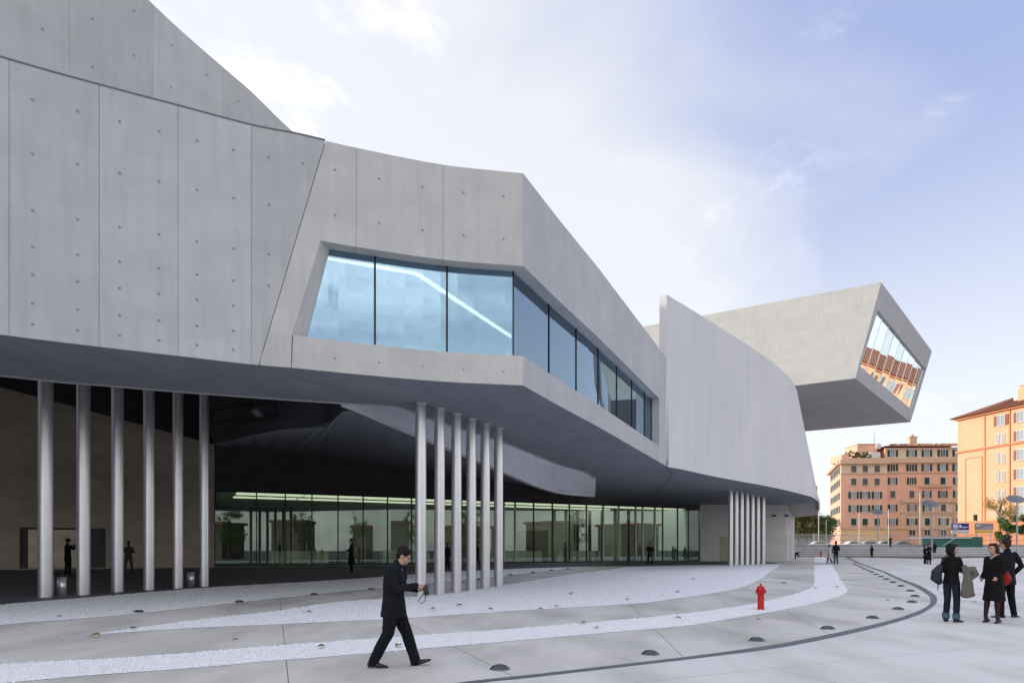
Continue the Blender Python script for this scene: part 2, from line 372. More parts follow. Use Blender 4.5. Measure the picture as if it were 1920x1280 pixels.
# apron in front of the entrance, under the building
AP = [(p[0], p[1]) for p in G([(-300, 1164), (0, 1133), (125, 1122.5), (402, 1100), (560, 1091), (716, 1080.7), (879, 1069), (1092, 1061.8), (1179, 1061), (1466, 1056)])]
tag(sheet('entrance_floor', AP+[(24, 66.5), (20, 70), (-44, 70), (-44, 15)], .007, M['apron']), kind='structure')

def inpoly(P, poly):
    x, y = P[:, 0], P[:, 1]; r = np.zeros(len(P), bool); n = len(poly)
    for i in range(n):
        x1, y1 = poly[i]; x2, y2 = poly[(i+1) % n]
        c = ((y1 > y) != (y2 > y)); 
        with np.errstate(divide='ignore', invalid='ignore'):
            r ^= c & (x < (x2-x1)*(y-y1)/(y2-y1+1e-12)+x1)
    return r
def pebbles():
    V = []; F = []; off = 0
    base = np.array([(1, 0, 0), (.3, .95, .1), (-.8, .6, -.05), (-.85, -.55, .1), (.35, -.9, 0), (0, 0, .75), (.1, .0, -.7)])
    fc = np.array([(0, 1, 5), (1, 2, 5), (2, 3, 5), (3, 4, 5), (4, 0, 5)])
    for poly in GR[:3]:
        A = np.array(poly); x0, y0 = A.min(0); x1, y1 = A.max(0); y1 = min(y1, 36)
        n = int((x1-x0)*(y1-y0)*700); P = np.column_stack([rng.uniform(x0, x1, n), rng.uniform(y0, y1, n)])
        keep = (np.abs(P[:, 0])/P[:, 1] < .80) & (P[:, 1] > 6)
        P = P[keep]; dens = np.clip((11.5/P[:, 1])**2.2, .04, 1); P = P[rng.random(len(P)) < dens]
        P = P[inpoly(P+rng.normal(0, .012, P.shape)*np.where(rng.random((len(P), 1)) < .12, 6, 1), poly)]
        k = len(P); r = rng.uniform(.011, .024, k)*np.clip(P[:, 1]/13, 1, 2.0); th = rng.uniform(0, 6.28, k); fl = rng.uniform(.6, 1.1, k)
        g = np.array([gz(y) for y in P[:, 1]])+.012
        jit = rng.uniform(.75, 1.25, (k, 7, 3)); B = base[None]*jit
        bx = B[:, :, 0]*np.cos(th)[:, None]-B[:, :, 1]*np.sin(th)[:, None]; by = B[:, :, 0]*np.sin(th)[:, None]+B[:, :, 1]*np.cos(th)[:, None]
        vv = np.stack([P[:, 0, None]+bx*r[:, None], P[:, 1, None]+by*r[:, None], g[:, None]+B[:, :, 2]*(r*fl)[:, None]], 2)
        V.append(vv.reshape(-1, 3)); F.append((fc[None]+(np.arange(k)*7)[:, None, None]+off).reshape(-1, 3)); off += k*7
    V = np.concatenate(V); F = np.concatenate(F)
    me = bpy.data.meshes.new('gravel'); me.vertices.add(len(V)); me.vertices.foreach_set('co', V.ravel().astype(np.float32))
    me.loops.add(F.size); me.loops.foreach_set('vertex_index', F.ravel().astype(np.int32))
    me.polygons.add(len(F)); me.polygons.foreach_set('loop_start', np.arange(0, F.size, 3, dtype=np.int32))
    me.update(calc_edges=True); me.materials.append(M['peb']); print('pebbles', len(F))
    return link('gravel', me)
tag(pebbles(), 'loose white marble chippings filling the curved beds', None, None, 'stuff')

# ------------------------------------------------------------------ the museum
mus = empty('museum', (0, 40, .5), 0, 'grey concrete museum with curved overhanging galleries and a cantilevered window box', 'museum')
ZB, ZT = CAMZ+4.5, CAMZ+10.28
class Path:
    def __init__(s, pts):
        s.p = [Vector((q[0], q[1])) for q in pts]; s.s = [0]
        for a, b in zip(s.p, s.p[1:]): s.s.append(s.s[-1]+(b-a).length)
        s.n = []
        for i in range(len(s.p)):
            ns = []
            if i: d = (s.p[i]-s.p[i-1]).normalized(); ns.append(Vector((-d.y, d.x)))
            if i < len(s.p)-1: d = (s.p[i+1]-s.p[i]).normalized(); ns.append(Vector((-d.y, d.x)))
            m = sum(ns, Vector((0, 0))).normalized(); s.n.append(m/max(.3, m.dot(ns[0])))
    def at(s, t, off=0):
        i = max(0, min(len(s.s)-2, int(np.searchsorted(s.s, t, 'right'))-1)); k = (t-s.s[i])/(s.s[i+1]-s.s[i])
        a = s.p[i]+s.n[i]*off; b = s.p[i+1]+s.n[i+1]*off; return a.lerp(b, k)
    def spx(s, px, off=0):         # arc position seen at image column px
        lo = None
        for i in range(len(s.p)-1):
            a = s.p[i]+s.n[i]*off; b = s.p[i+1]+s.n[i+1]*off
            k = (px-960)/1280; fa = a.x-k*a.y; fb = b.x-k*b.y
            if a.y > 3 and fa <= 0 <= fb: lo = s.s[i]+(s.s[i+1]-s.s[i])*(-fa/(fb-fa))
        return lo
def panel(mb, path, poly, t=.25, off=0., step=.45):
    """slab following the path; poly = convex (s,z) outline"""
    s0 = min(q[0] for q in poly); s1 = max(q[0] for q in poly)
    cuts = {s0, s1}|{q[0] for q in poly}|{v for v in path.s if s0 < v < s1}
    cuts = sorted(cuts); cc = [cuts[0]]
    for c in cuts[1:]:
        if c-cc[-1] > 1e-4: cc.append(c)
    R = []
    for s_ in cc:
        zs = []
        for (a, b) in zip(poly, poly[1:]+poly[:1]):
            if abs(a[0]-b[0]) < 1e-6:
                if abs(a[0]-s_) < 1e-4: zs += [a[1], b[1]]
            elif min(a[0], b[0])-1e-5 <= s_ <= max(a[0], b[0])+1e-5:
                zs.append(a[1]+(b[1]-a[1])*(s_-a[0])/(b[0]-a[0]))
        z0, z1 = min(zs), max(zs); f = path.at(s_, -off); b_ = path.at(s_, t-off)
        if z1-z0 < 1e-3: z1 = z0+1e-3
        R.append([(f.x, f.y, z0), (f.x, f.y, z1), (b_.x, b_.y, z1), (b_.x, b_.y, z0)])
    mb.rings(R); return mb
# front and right wall in one path (normals point inwards = left of travel)
front_px = [(0, 107.6), (187, 160), (335, 199), (471, 235), (554, 251), (610, 264), (672, 278), (831, 309), (981, 325)]
fp = [atz(x, y, 10.28) for x, y in front_px]
pre = [Vector((-30, 1.0, 0)), Vector((-24, 5.6, 0)), Vector((-18, 9.6, 0)), Vector((-14.2, 12.1, 0))]
FP = spline([Vector((p.x, p.y, 0)) for p in pre+fp], 5)
right_px = [(1047.5, 411), (1122.5, 503), (1205, 612), (1249, 670)]
rp = [atz(x, y, 10.28) for x, y in right_px]
PATH = Path([(p.x, p.y) for p in FP]+[(p.x, p.y) for p in rp])
sC = PATH.s[len(FP)-1]; sE = PATH.s[-1]
core = empty  # placeholder name kept free
wall_front = MB()
g = .004
s17, s186, s334, s473 = [PATH.spx(x) for x in (17, 186, 334, 471)]
sJt, sJb = PATH.spx(610.5), PATH.spx(485)
def jz(z): return sJb+(sJt-sJb)*(z-ZB)/(ZT-ZB)
# backing that shows dark in the joints (a little behind the panel faces)
bk = MB(); panel(bk, PATH, [(0, ZB+.02), (sJb-.3, ZB+.02), (sJt-.3, ZT-.03), (0, ZT-.03)], .2, -.06)
panel(bk, PATH, [(jz(ZB)-.35, ZB+.02), (jz(ZB)+.35, ZB+.02), (jz(ZT)+.35, ZT-.03), (jz(ZT)-.35, ZT-.03)], .2, -.06)
backing = bk.build('wall', M['joint'], mus)
def P_(name, poly, t=.05, m='conc'): return panel(MB(), PATH, poly, t).build(name, M[m], backing)
ss = [s17-1.6*k for k in range(9, 0, -1)]+[s17, s186, s334, s473]
ss = [v for v in ss if v > .2]
for a_, b_ in zip(ss, ss[1:]): P_('concrete_panel', [(a_+g, ZB), (b_-g, ZB), (b_-g, ZT), (a_+g, ZT)], .055)
P_('concrete_panel', [(s473+g, ZB), (sJb-g*2, ZB), (sJt-g*2, ZT), (s473+g, ZT)], .055)
# window head zone
ZH, ZS = CAMZ+7.75, CAMZ+5.30; T = .45
s668, s831 = PATH.spx(668), PATH.spx(831)
wLt, wLb = PATH.spx(601), PATH.spx(547)
def Q_(poly, m='conc_b'): return panel(MB(), PATH, poly, T).build('concrete_panel', M[m], backing)
Q_([(jz(ZH)+g*2, ZH), (s668-g, ZH), (s668-g, ZT), (jz(ZT)+g*2, ZT)])
Q_([(s668+g, ZH), (s831-g, ZH), (s831-g, ZT), (s668+g, ZT)])
Q_([(s831+g, ZH), (sC, ZH), (sC, ZT), (s831+g, ZT)])
Q_([(jz(ZS)+g*2, ZS), (wLb, ZS), (wLt, ZH), (jz(ZH)+g*2, ZH)])
Q_([(jz(ZB)+g*2, ZB), (wLb-.02, ZB), (wLb-.02+.03, ZS), (jz(ZS)+g*2, ZS)])
Q_([(wLb+.0, ZB), (s831-g, ZB), (s831-g, ZS), (wLb+.03, ZS)])
Q_([(s831-g+.001, ZB), (sC, ZB), (sC, ZS), (s831-g+.001, ZS)])
wR = PATH.spx(1236)
seams = [sC]+[sC+(wR-sC)*k/4 for k in (1, 2, 3)]+[wR]
for a_, b_ in zip(seams, seams[1:]):
    ga = 0 if a_ == sC else .003
    Q_([(a_+ga, ZH), (b_-.003, ZH), (b_-.003, ZT), (a_+ga, ZT)], 'conc'); Q_([(a_+ga, ZB), (b_-.003, ZB), (b_-.003, ZS), (a_+ga, ZS)], 'conc')
Q_([(wR, ZB), (sE-.02, ZB), (sE-.02, ZT), (wR, ZT)], 'conc')
# tie holes
th = MB(); rows = [9.58, 8.43, 7.22, 6.45, 5.86, 5.25, 4.8]
def hole(s_, z, r=.028):
    p = PATH.at(s_); q = PATH.at(s_+.05); d = (q-p).normalized(); n = Vector((d.y, -d.x))
    c0 = Vector((p.x, p.y, z)); u = Vector((d.x, d.y, 0)); nn = Vector((n.x, n.y, 0))
    R = []
    for rr, o in ((r*1.25, .0005), (r*1.2, .005), (r*.7, .005), (r*.6, .0015)):
        R.append([c0+u*(rr*math.cos(j*math.pi/4))+Vector((0, 0, rr*math.sin(j*math.pi/4)))+nn*o for j in range(8)])
    th.rings(R)
for a_, b_ in zip(ss[1:]+[s473], ss[2:]+[s473+1.6]):
    for f_ in (.25, .75):
        s_ = a_+(b_-a_)*f_
        for r_ in rows:
            z = CAMZ+r_
            if s_ < jz(z)-.15: hole(s_, z, .028)
for px in (628, 711, 792, 869, 944):
    for r_ in (9.6, 8.45): hole(PATH.spx(px), CAMZ+r_)
    hole(PATH.spx(px), CAMZ+4.85, .022)
for k in range(6):
    for r_ in (9.4, 8.4): hole(sC+1.7+2.4*k, CAMZ+r_, .022)
o = th.build('tie_hole', M['plug'], backing); tag(o, kind='stuff')

OF = .40; gL_t, gL_b = PATH.spx(620, OF), PATH.spx(575, OF)
jb = MB(); oA, oB = PATH.at(wLb, 0), PATH.at(wLt, 0); iA, iB = PATH.at(gL_b, .44), PATH.at(gL_t, .44); bA, bB = PATH.at(wLb-.1, .44), PATH.at(wLt-.1, .44)
jb.rings([[(*oA, ZS+.0), (*iA, ZS), (*bA, ZS)], [(*oB, ZH), (*iB, ZH), (*bB, ZH)]]); jb.build('jamb', M['conc_b'], backing)
cp = MB(); panel(cp, PATH, [(0, ZT-.002), (sJt-.01, ZT-.002), (sJt-.01, ZT+.035), (0, ZT+.035)], .3, .012); cp.build('coping', mat('zinc_coping', (.16, .16, .18), .6, .3), mus)
# glazing band of the main gallery
panes = [PATH.spx(703, OF), PATH.spx(838, OF), sC]+[PATH.spx(x, OF) for x in (1029, 1080, 1121, 1156, 1184, 1208)]+[wR-.02]
wf = MB()
for s_ in panes:
    w = .045 if s_ <= sC+.01 else .018
    panel(wf, PATH, [(s_-w/2, ZS), (s_+w/2, ZS), (s_+w/2, ZH), (s_-w/2, ZH)], .08, -(OF-.03))
panel(wf, PATH, [(gL_b, ZS-.02), (wR, ZS-.02), (wR, ZS+.02), (gL_b, ZS+.02)], .07, -(OF-.02))
gwin = wf.build('window', M['frame'], mus)
prev = None
for i, s_ in enumerate(panes):
    if i == 0: poly = [(gL_b-.02, ZS), (s_, ZS), (s_, ZH+.02), (gL_t-.02, ZH+.02)]
    else: poly = [(panes[i-1], ZS), (s_, ZS), (s_, ZH+.02), (panes[i-1], ZH+.02)]
    panel(MB(), PATH, poly, .02, -OF).build('pane', M['glass_up'], gwin)
# inner edge of the soffit
in_px = [(0, 702), (200, 721), (380, 736), (560, 749), (700, 758), (747, 762), (800, 781), (886, 809), (954, 831), (1047, 869), (1100, 885), (1118, 896)]
IN = [atz(x, y, 4.5) for x, y in in_px]
INX = [Vector((-33, 4.5, 0)), Vector((-22, 11.5, 0))]+[Vector((p.x, p.y, 0)) for p in IN]
ins = spline(INX, 3)
outer = [PATH.at(s_, .025) for s_ in np.linspace(0, sC, 40)]+[PATH.at(s_, .025) for s_ in np.linspace(sC, sE, 10)[1:]]
rib_px = [(655, 760.5), (690, 774), (725, 790), (777, 812.5), (875, 854), (944, 884), (1010, 913), (1050, 925), (1085, 929), (1116, 931)]
RB = [atz(x, y, 4.5) for x, y in rib_px]
# soffit (dark blue-grey concrete), stretch 1: under the main gallery
endp = (IN[-1].x, IN[-1].y)
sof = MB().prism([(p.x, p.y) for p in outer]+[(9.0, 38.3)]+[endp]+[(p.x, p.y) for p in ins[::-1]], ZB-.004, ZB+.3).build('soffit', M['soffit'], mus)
# thin joint across the soffit under the slanted wall joint
# prow, ruled surface between two curves
Tpx = [(1250, 552), (1282, 571.5), (1313, 590.6), (1340, 607), (1367.5, 625), (1390, 639), (1411, 653), (1429, 665), (1445.6, 676.6), (1457, 686), (1467.5, 695), (1478, 705), (1486, 715.6), (1494, 731)]
Bpx = [(1248, 874), (1282, 880), (1312, 887), (1341, 893), (1368, 898), (1392, 902.5), (1415, 906.5), (1438, 911), (1458, 915), (1478, 919.5), (1496, 924), (1511, 928), (1524, 932), (1536, 940)]
TT = spline([atz(x, y, 13.5) for x, y in Tpx], 3); BB = spline([atz(x, y, 4.5) for x, y in Bpx], 3)
TT += [Vector((24.2, 61, TT[0].z)), Vector((24.0, 68, TT[0].z))]
B1, B2 = Vector((30.0, 66.5, CAMZ+4.0)), Vector((31.3, 70, CAMZ+3.6)); BB += [B1, B2]
def ruled(ia, ib, t=.4, gap=0.0):
    mb = MB(); R = []
    for i in range(ia, ib+1):
        for_d = TT[min(i+1, len(TT)-1)]-TT[max(i-1, 0)]; n = Vector((-for_d.y, for_d.x, 0)).normalized()
        ta, ba = TT[i].copy(), BB[i].copy()
        if gap:
            e_ = for_d.normalized()*gap
            if i == ia: ta += e_; ba += e_
            if i == ib: ta -= e_; ba -= e_
        R.append([ba, ta, ta+n*t, ba+n*t])
    return mb.rings(R)
pw = MB(); R = []
for i in range(2, len(TT)):
    d_ = TT[min(i+1, len(TT)-1)]-TT[max(i-1, 0)]; n = Vector((-d_.y, d_.x, 0)).normalized()
    dn = Vector((0, 0, .03))
    R.append([BB[i]+n*.08+dn, TT[i]+n*.08-dn, TT[i]+n*.40-dn, BB[i]+n*.40+dn])
pw.rings(R); prow = pw.build('wall', M['joint'], mus)
cuts = list(range(0, 40, 5))+[len(TT)-1]
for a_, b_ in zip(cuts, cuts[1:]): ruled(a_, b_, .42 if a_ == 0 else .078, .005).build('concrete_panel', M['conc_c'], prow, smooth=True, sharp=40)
# top lip so that the joint gap stays narrow
# prow soffit + stretch towards the facade
FAC = [gnd(402, 1063), gnd(700, 1060), gnd(960, 1057.2), Vector((18.6, 66.6, 0))]
FAC = [Vector((-20.4, 46.8, 0)), Vector((-10.5, 51.6, 0)), Vector((0, 57.4, 0)), Vector((18.4, 67.0, 0))]
fac = spline(FAC, 8)
pb = [(p.x-.02, p.y+.03) for p in BB[:-2]]
E3 = Vector((29.8, 72, CAMZ+3.45)); K1 = Vector((27.3, 68, CAMZ+4.45))
ps = MB(); poly = [endp, (9.0, 38.3)]+pb+[(K1.x, K1.y), (18.6, 67.2)]+[(p.x, p.y) for p in fac[::-1] if p.x > RB[-1].x]+[(RB[-1].x, RB[-1].y)]
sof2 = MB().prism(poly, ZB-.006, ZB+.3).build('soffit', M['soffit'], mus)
lip = MB()
lip.quad(BB[-3], BB[-2], K1); lip.quad(BB[-2], BB[-1], E3, K1); lip.quad(BB[-3]+Vector((0, 0, .3)), BB[-2]+Vector((0, 0, .3)), K1+Vector((0, 0, .3)))
lip.quad(BB[-1], E3, E3+Vector((0, 0, 3)), BB[-1]+Vector((0, 0, 3)))
lip.build('soffit', M['soffit_far'], mus)
# black joint line crossing the soffit near the prow
jl = MB()
jp = spline([atz(x, y, 4.5) for x, y in [(1248, 874), (1257, 884), (1256, 893), (1246, 906), (1230, 921), (1212, 936)]], 4)
def ribbon_xy(mb, pts, w, z0, z1):
    R = []
    for i, p in enumerate(pts):
        d = (pts[min(i+1, len(pts)-1)]-pts[max(i-1, 0)]); n = Vector((-d.y, d.x, 0)).normalized()*w/2
        R.append([(p.x-n.x, p.y-n.y, z0), (p.x+n.x, p.y+n.y, z0), (p.x+n.x, p.y+n.y, z1), (p.x-n.x, p.y-n.y, z1)])
    mb.rings(R)
ribbon_xy(jl, jp, .10, ZB-.012, ZB+.05); jl.build('soffit_joint', M['joint'], mus); jl = MB()
jq = [atz(x, y, 4.5) for x, y in [(487, 684), (580, 712), (660, 738), (725, 760)]]
ribbon_xy(jl, jq, .02, ZB-.010, ZB+.05)
jl.build('soffit_joint', M['joint'], mus)
# ribbon wall in the open slit
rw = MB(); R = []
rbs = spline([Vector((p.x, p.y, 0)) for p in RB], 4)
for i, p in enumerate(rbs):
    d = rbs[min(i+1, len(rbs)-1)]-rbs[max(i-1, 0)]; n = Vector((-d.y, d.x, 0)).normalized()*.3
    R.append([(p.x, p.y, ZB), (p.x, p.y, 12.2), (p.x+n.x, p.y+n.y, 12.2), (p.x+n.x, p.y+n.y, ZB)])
rw.rings(R); rw.build('wall', noisy('slit_lit_concrete', (.74, .75, .78), (.64, .65, .69), nscale=1, bump=.05), mus, smooth=True, sharp=40)  # skylight falling through the slit is put into this paler colour
# second soffit and entrance ceiling behind the ribbon (dark)
k_px = [(655, 760.5), (612, 799), (520, 806), (400, 832)]
KP = [atz(x, y, 4.5) for x, y in k_px]
ce = MB()
lo = [(p.x, p.y, ZB+.002) for p in KP[::-1]]+[(p.x, p.y, ZB+.002) for p in rbs]
# back line follows the facade, rising to the left
def fz(p): t = (p.x+20.4)/38.8; return CAMZ+7.2-2.7*min(1, max(0, t)*1.15)
backl = [Vector((p.x, p.y+.05, max(fz(p), CAMZ+4.5))) for p in fac]
n = 30
def resample(P, n):
    P = [Vector(p) for p in P]; s_ = [0]
    for a, b in zip(P, P[1:]): s_.append(s_[-1]+(b-a).length)
    R = []
    for t in np.linspace(0, s_[-1], n):
        i = min(len(P)-2, max(0, int(np.searchsorted(s_, t, 'right'))-1)); k = (t-s_[i])/max(1e-6, s_[i+1]-s_[i]); R.append(P[i].lerp(P[i+1], k))
    return R
A_ = resample(lo, n); B_ = resample([b for b in backl if b.x < RB[-1].x+.5], n)
for i in range(n-1):
    ce.quad(A_[i], A_[i+1], B_[i+1], B_[i])
    u = Vector((0, 0, .3)); ce.quad(A_[i]+u, B_[i]+u, B_[i+1]+u, A_[i+1]+u)
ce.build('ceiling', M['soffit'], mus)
# high dark ceiling on the left
wall_l = [Vector((-44.5, 33.4, 0)), Vector((-29.9, 41.6, 0)), Vector((-20.4, 46.8, 0))]
hc = MB()
tops = [Vector((-44.5, 33.4, 14.3)), Vector((-30.6, 41.2, CAMZ+9.75)), Vector((-20.4, 46.8, CAMZ+7.25))]
fr_ = [Vector((-30, 9, 11.4)), Vector((-13, 18.5, 11.4)), Vector((-4.5, 22.5, 11.4))]
hc.quad(tops[0], tops[1], fr_[1], fr_[0]); hc.quad(tops[1], tops[2], fr_[2], fr_[1])
hc.quad(KP[3]+Vector((0, 0, 0)), tops[2], Vector((KP[3].x-1, KP[3].y-1, 11.4)), fr_[2])
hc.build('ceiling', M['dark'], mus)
# dark hanging wall between high ceiling and second soffit, with a clerestory window
hw = MB()
for a_, b_ in ((KP[0], KP[1]), (KP[1], KP[2]), (KP[2], KP[3])):
    hw.quad((a_.x, a_.y, ZB), (b_.x, b_.y, ZB), (b_.x, b_.y, 12), (a_.x, a_.y, 12))
hw.quad((KP[3].x, KP[3].y, ZB), (-20.4, 46.6, CAMZ+7.2), (-20.4, 46.6, 12), (KP[3].x, KP[3].y, 12))
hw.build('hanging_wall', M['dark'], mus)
cw = MB(); c0 = at(392, 797, 27.5); c1 = at(524, 779, 24.4)
cwp = MB().quad(at(392, 796, 27.4), at(524, 779, 24.4), at(508, 757, 24.4), at(392, 768, 27.4)).build('window', M['wpane_d'], mus)
fm = MB()
for (p0, p1) in (((392, 768), (508, 757)), ((392, 796), (524, 779)), ((432, 764), (432, 791)), ((476, 760), (476, 785)), ((392, 768), (392, 796))):
    D0 = 27.3-(p0[0]-392)/132*3.0; D1 = 27.3-(p1[0]-392)/132*3.0
    fm.tube([at(*p0, D0), at(*p1, D1)], .03, 6)
fm.build('frame', M['frame'], cwp)
# back of main gallery + roofs
gb = MB(); R = []
for p in ins: R.append([(p.x, p.y, ZB), (p.x, p.y, ZT-.1), (p.x-.15, p.y+.2, ZT-.1), (p.x-.15, p.y+.2, ZB)])
gb.rings(R); gb.build('wall', M['conc'], mus)
gend = MB().quad((endp[0], endp[1], ZB), (8.4, 36.6, ZB), (8.4, 36.6, ZT-.1), (endp[0], endp[1], ZT-.1)).build('wall', M['white'], mus)
inr = [PATH.at(s_, .3) for s_ in np.linspace(0, sE, 50)]
rf = MB().prism([(p.x, p.y) for p in inr]+[endp]+[(p.x, p.y) for p in ins[::-1]], ZT-.35, ZT-.1).build('roof', M['conc'], mus)
# gallery interior
inr2 = [PATH.at(s_, .50) for s_ in np.linspace(sJb-1, sE-.1, 40)]
seg = [p for p in ins if p.x > -9.5]
room = [(p.x, p.y) for p in inr2]+[(endp[0]-.1, endp[1]-.3)]+[(p.x+.1, p.y-.1) for p in seg[::-1]]
MB().prism(room, ZH+.01, ZH+.1).build('ceiling', M['white'], mus)
MB().prism(room, ZS-.12, ZS-.03).build('floor', M['white'], mus)
iw = MB()
for a_, b_ in zip(seg, seg[1:]): iw.quad((a_.x+.08, a_.y-.08, ZS-.1), (b_.x+.08, b_.y-.08, ZS-.1), (b_.x+.08, b_.y-.08, ZH), (a_.x+.08, a_.y-.08, ZH))
iw.quad((seg[0].x, seg[0].y, ZS-.1), (*PATH.at(sJb-1, .5), ZS-.1), (*PATH.at(sJb-1, .5), ZH), (seg[0].x, seg[0].y, ZH))
iw.build('inner_wall', M['white'], mus)
def strip(pts, w=.09):
    mb = MB(); ribbon_xy(mb, pts, w, ZH-.03, ZH+.005); mb.build('light_strip', M['strip'], mus)
strip([atz(x, y, 7.72) for x, y in ((612, 485), (700, 500), (780, 514.5))], .11)
strip([atz(x, y, 7.72) for x, y in ((784, 516), (860, 567), (940, 620), (1010, 665), (1080, 716))], .12)
bl = MB(); panel(bl, PATH, [(gL_t-.1, ZH-.17), (wR-.1, ZH-.17), (wR-.1, ZH+.01), (gL_t-.1, ZH+.01)], .02, -.50); bl.build('blind', M['teal'], mus)
# low counter / dark panel inside at the left
MB().box((-5.2, 19.9, ZS+.95), (2.6, .12, .42), .35).build('inner_panel', mat('dusty_blue_panel', (.16, .27, .42), .6), mus)
# upper storey wall (higher curved wall behind the parapet)
u_px = [(278, 0), (352, 69), (426, 133), (474, 174.6), (552, 250)]
UP = [Vector((-34, 13.2, 0)), Vector((-20, 12.8, 0)), Vector((-13.5, 14.4, 0)), Vector((-11.9, 16.6, 0))]+[Vector((p.x, p.y, 0)) for p in (atz(x, y, 16.33) for x, y in u_px)]+[Vector((-6.2, 33, 0)), Vector((-3.5, 41, 0)), Vector((-1, 50, 0))]
UPATH = Path([(p.x, p.y) for p in spline(UP, 5)])
ZU = CAMZ+16.33
ub = panel(MB(), UPATH, [(0, ZT-.35), (UPATH.s[-1], ZT-.35), (UPATH.s[-1], ZU-.03), (0, ZU-.03)], .3, -.05).build('wall', M['joint'], mus)
# columns x where joints show
s287 = UPATH.spx(287); s418 = UPATH.spx(418); dl = s418-s287
us = [s287+dl*k for k in range(-8, 9) if 0 < s287+dl*k < UPATH.s[-1]]
for a_, b_ in zip(us, us[1:]):
    panel(MB(), UPATH, [(a_+g, ZT-.3), (b_-g, ZT-.3), (b_-g, ZU), (a_+g, ZU)], .045).build('concrete_panel', M['conc_b'], ub)
th = MB()
_P = PATH; PATH = UPATH
for a_, b_ in zip(us, us[1:]):
    for f_ in (.25, .75):
        for z in (CAMZ+15.6, CAMZ+14.3, CAMZ+13.0, CAMZ+11.7, CAMZ+10.6): hole(a_+(b_-a_)*f_, z, .03)
PATH = _P
tag(th.build('tie_hole', M['plug'], ub), kind='stuff')
up = [UPATH.at(s_, .2) for s_ in np.linspace(0, UPATH.s[-1], 40)]
MB().prism([(p.x, p.y) for p in up]+[(-12, 60), (-34, 60)], ZU-.6, ZU-.2).build('roof', M['conc'], mus)
# volume roof over the entrance area, rear masses
MB().prism([(p.x, p.y) for p in rbs]+[(7, 66), (-44, 66), (-44, 30), (-20, 20), (-6, 24)], 12.0, 12.3).build('roof', M['conc'], mus)
MB().prism([(9.5, 67.5), (24, 68.5), (23, 96), (-44, 96), (-44, 67.5)], .6, 15.2).build('shade_mass', M['conc_c'], mus)  # unseen rear mass, added to keep the low sun off the plaza
MB().prism([(-44, 33), (-44.5, 96), (-46, 96), (-46, -2), (-33, -2), (-33, 2), (-45, 12)], 0, 15.5).build('shade_mass', M['conc_c'], mus)  # unseen side mass, added to stop light leaking in from the left
MB().prism([(9.0, 40.5), (23, 62), (23.5, 68), (9.5, 68)], 11.5, 11.9).build('roof', M['conc'], mus)
# entrance facade
ZF0, ZF1 = .62, CAMZ+4.05
FPATH = Path([(p.x, p.y) for p in fac])
ml_px = [402.5, 481, 535, 585, 634, 681, 727, 772, 818, 866, 915, 945, 966, 1001, 1036, 1068, 1100, 1131, 1160, 1192, 1205, 1228, 1243, 1271, 1291, 1312]
door_px = {945, 966, 1131, 1160, 1192, 1205, 1228}
ms = [FPATH.spx(x) or (0 if x < 500 else FPATH.s[-1]) for x in ml_px]
def gfl(p): return gz(p[1])+.01
fw = MB(); dfs = []
for x, s_ in zip(ml_px, ms):
    d = x in door_px; w = .13 if d else .07
    s0_, s1_ = max(0, s_-w/2), min(FPATH.s[-1], s_+w/2)
    if d: dfs.append((s0_, s1_)); continue
    panel(fw, FPATH, [(s0_, .5), (s1_, .5), (s1_, ZF1), (s0_, ZF1)], .16, .03)
panel(fw, FPATH, [(0, ZF1-.02), (FPATH.s[-1], ZF1-.02), (FPATH.s[-1], ZF1+.10), (0, ZF1+.10)], .2, .04)
panel(fw, FPATH, [(0, .45), (FPATH.s[-1], .45), (FPATH.s[-1], .68), (0, .68)], .2, .02)
fwin = fw.build('glazed_front', M['frame'], mus); 
for s0_, s1_ in dfs: panel(MB(), FPATH, [(s0_, .69), (s1_, .69), (s1_, ZF1-.03), (s0_, ZF1-.03)], .14, .06).build('door_frame', M['frame_l'], fwin)
for a_, b_ in zip(ms, ms[1:]):
    panel(MB(), FPATH, [(a_, .6), (b_, .6), (b_, ZF1), (a_, ZF1)], .03, -.03).build('pane', M['glass_lobby'], fwin)
sl = MB(); panel(sl, FPATH, [(0, .40), (FPATH.s[-1], .40), (FPATH.s[-1], .56), (0, .56)], .5, .45); sl.build('sill', M['lowwall'], mus)
# wall above the glazing
aw = MB(); R = []
for p in fac:
    R.append([(p.x, p.y, ZF1+.08), (p.x, p.y, max(fz(p), ZF1+.6)+.3), (p.x, p.y+.3, max(fz(p), ZF1+.6)+.3), (p.x, p.y+.3, ZF1+.08)])
aw.rings(R); aw.build('wall', noisy('dark_brown_concrete', (.085, .08, .075), (.06, .058, .055), nscale=1, bump=.1), mus)
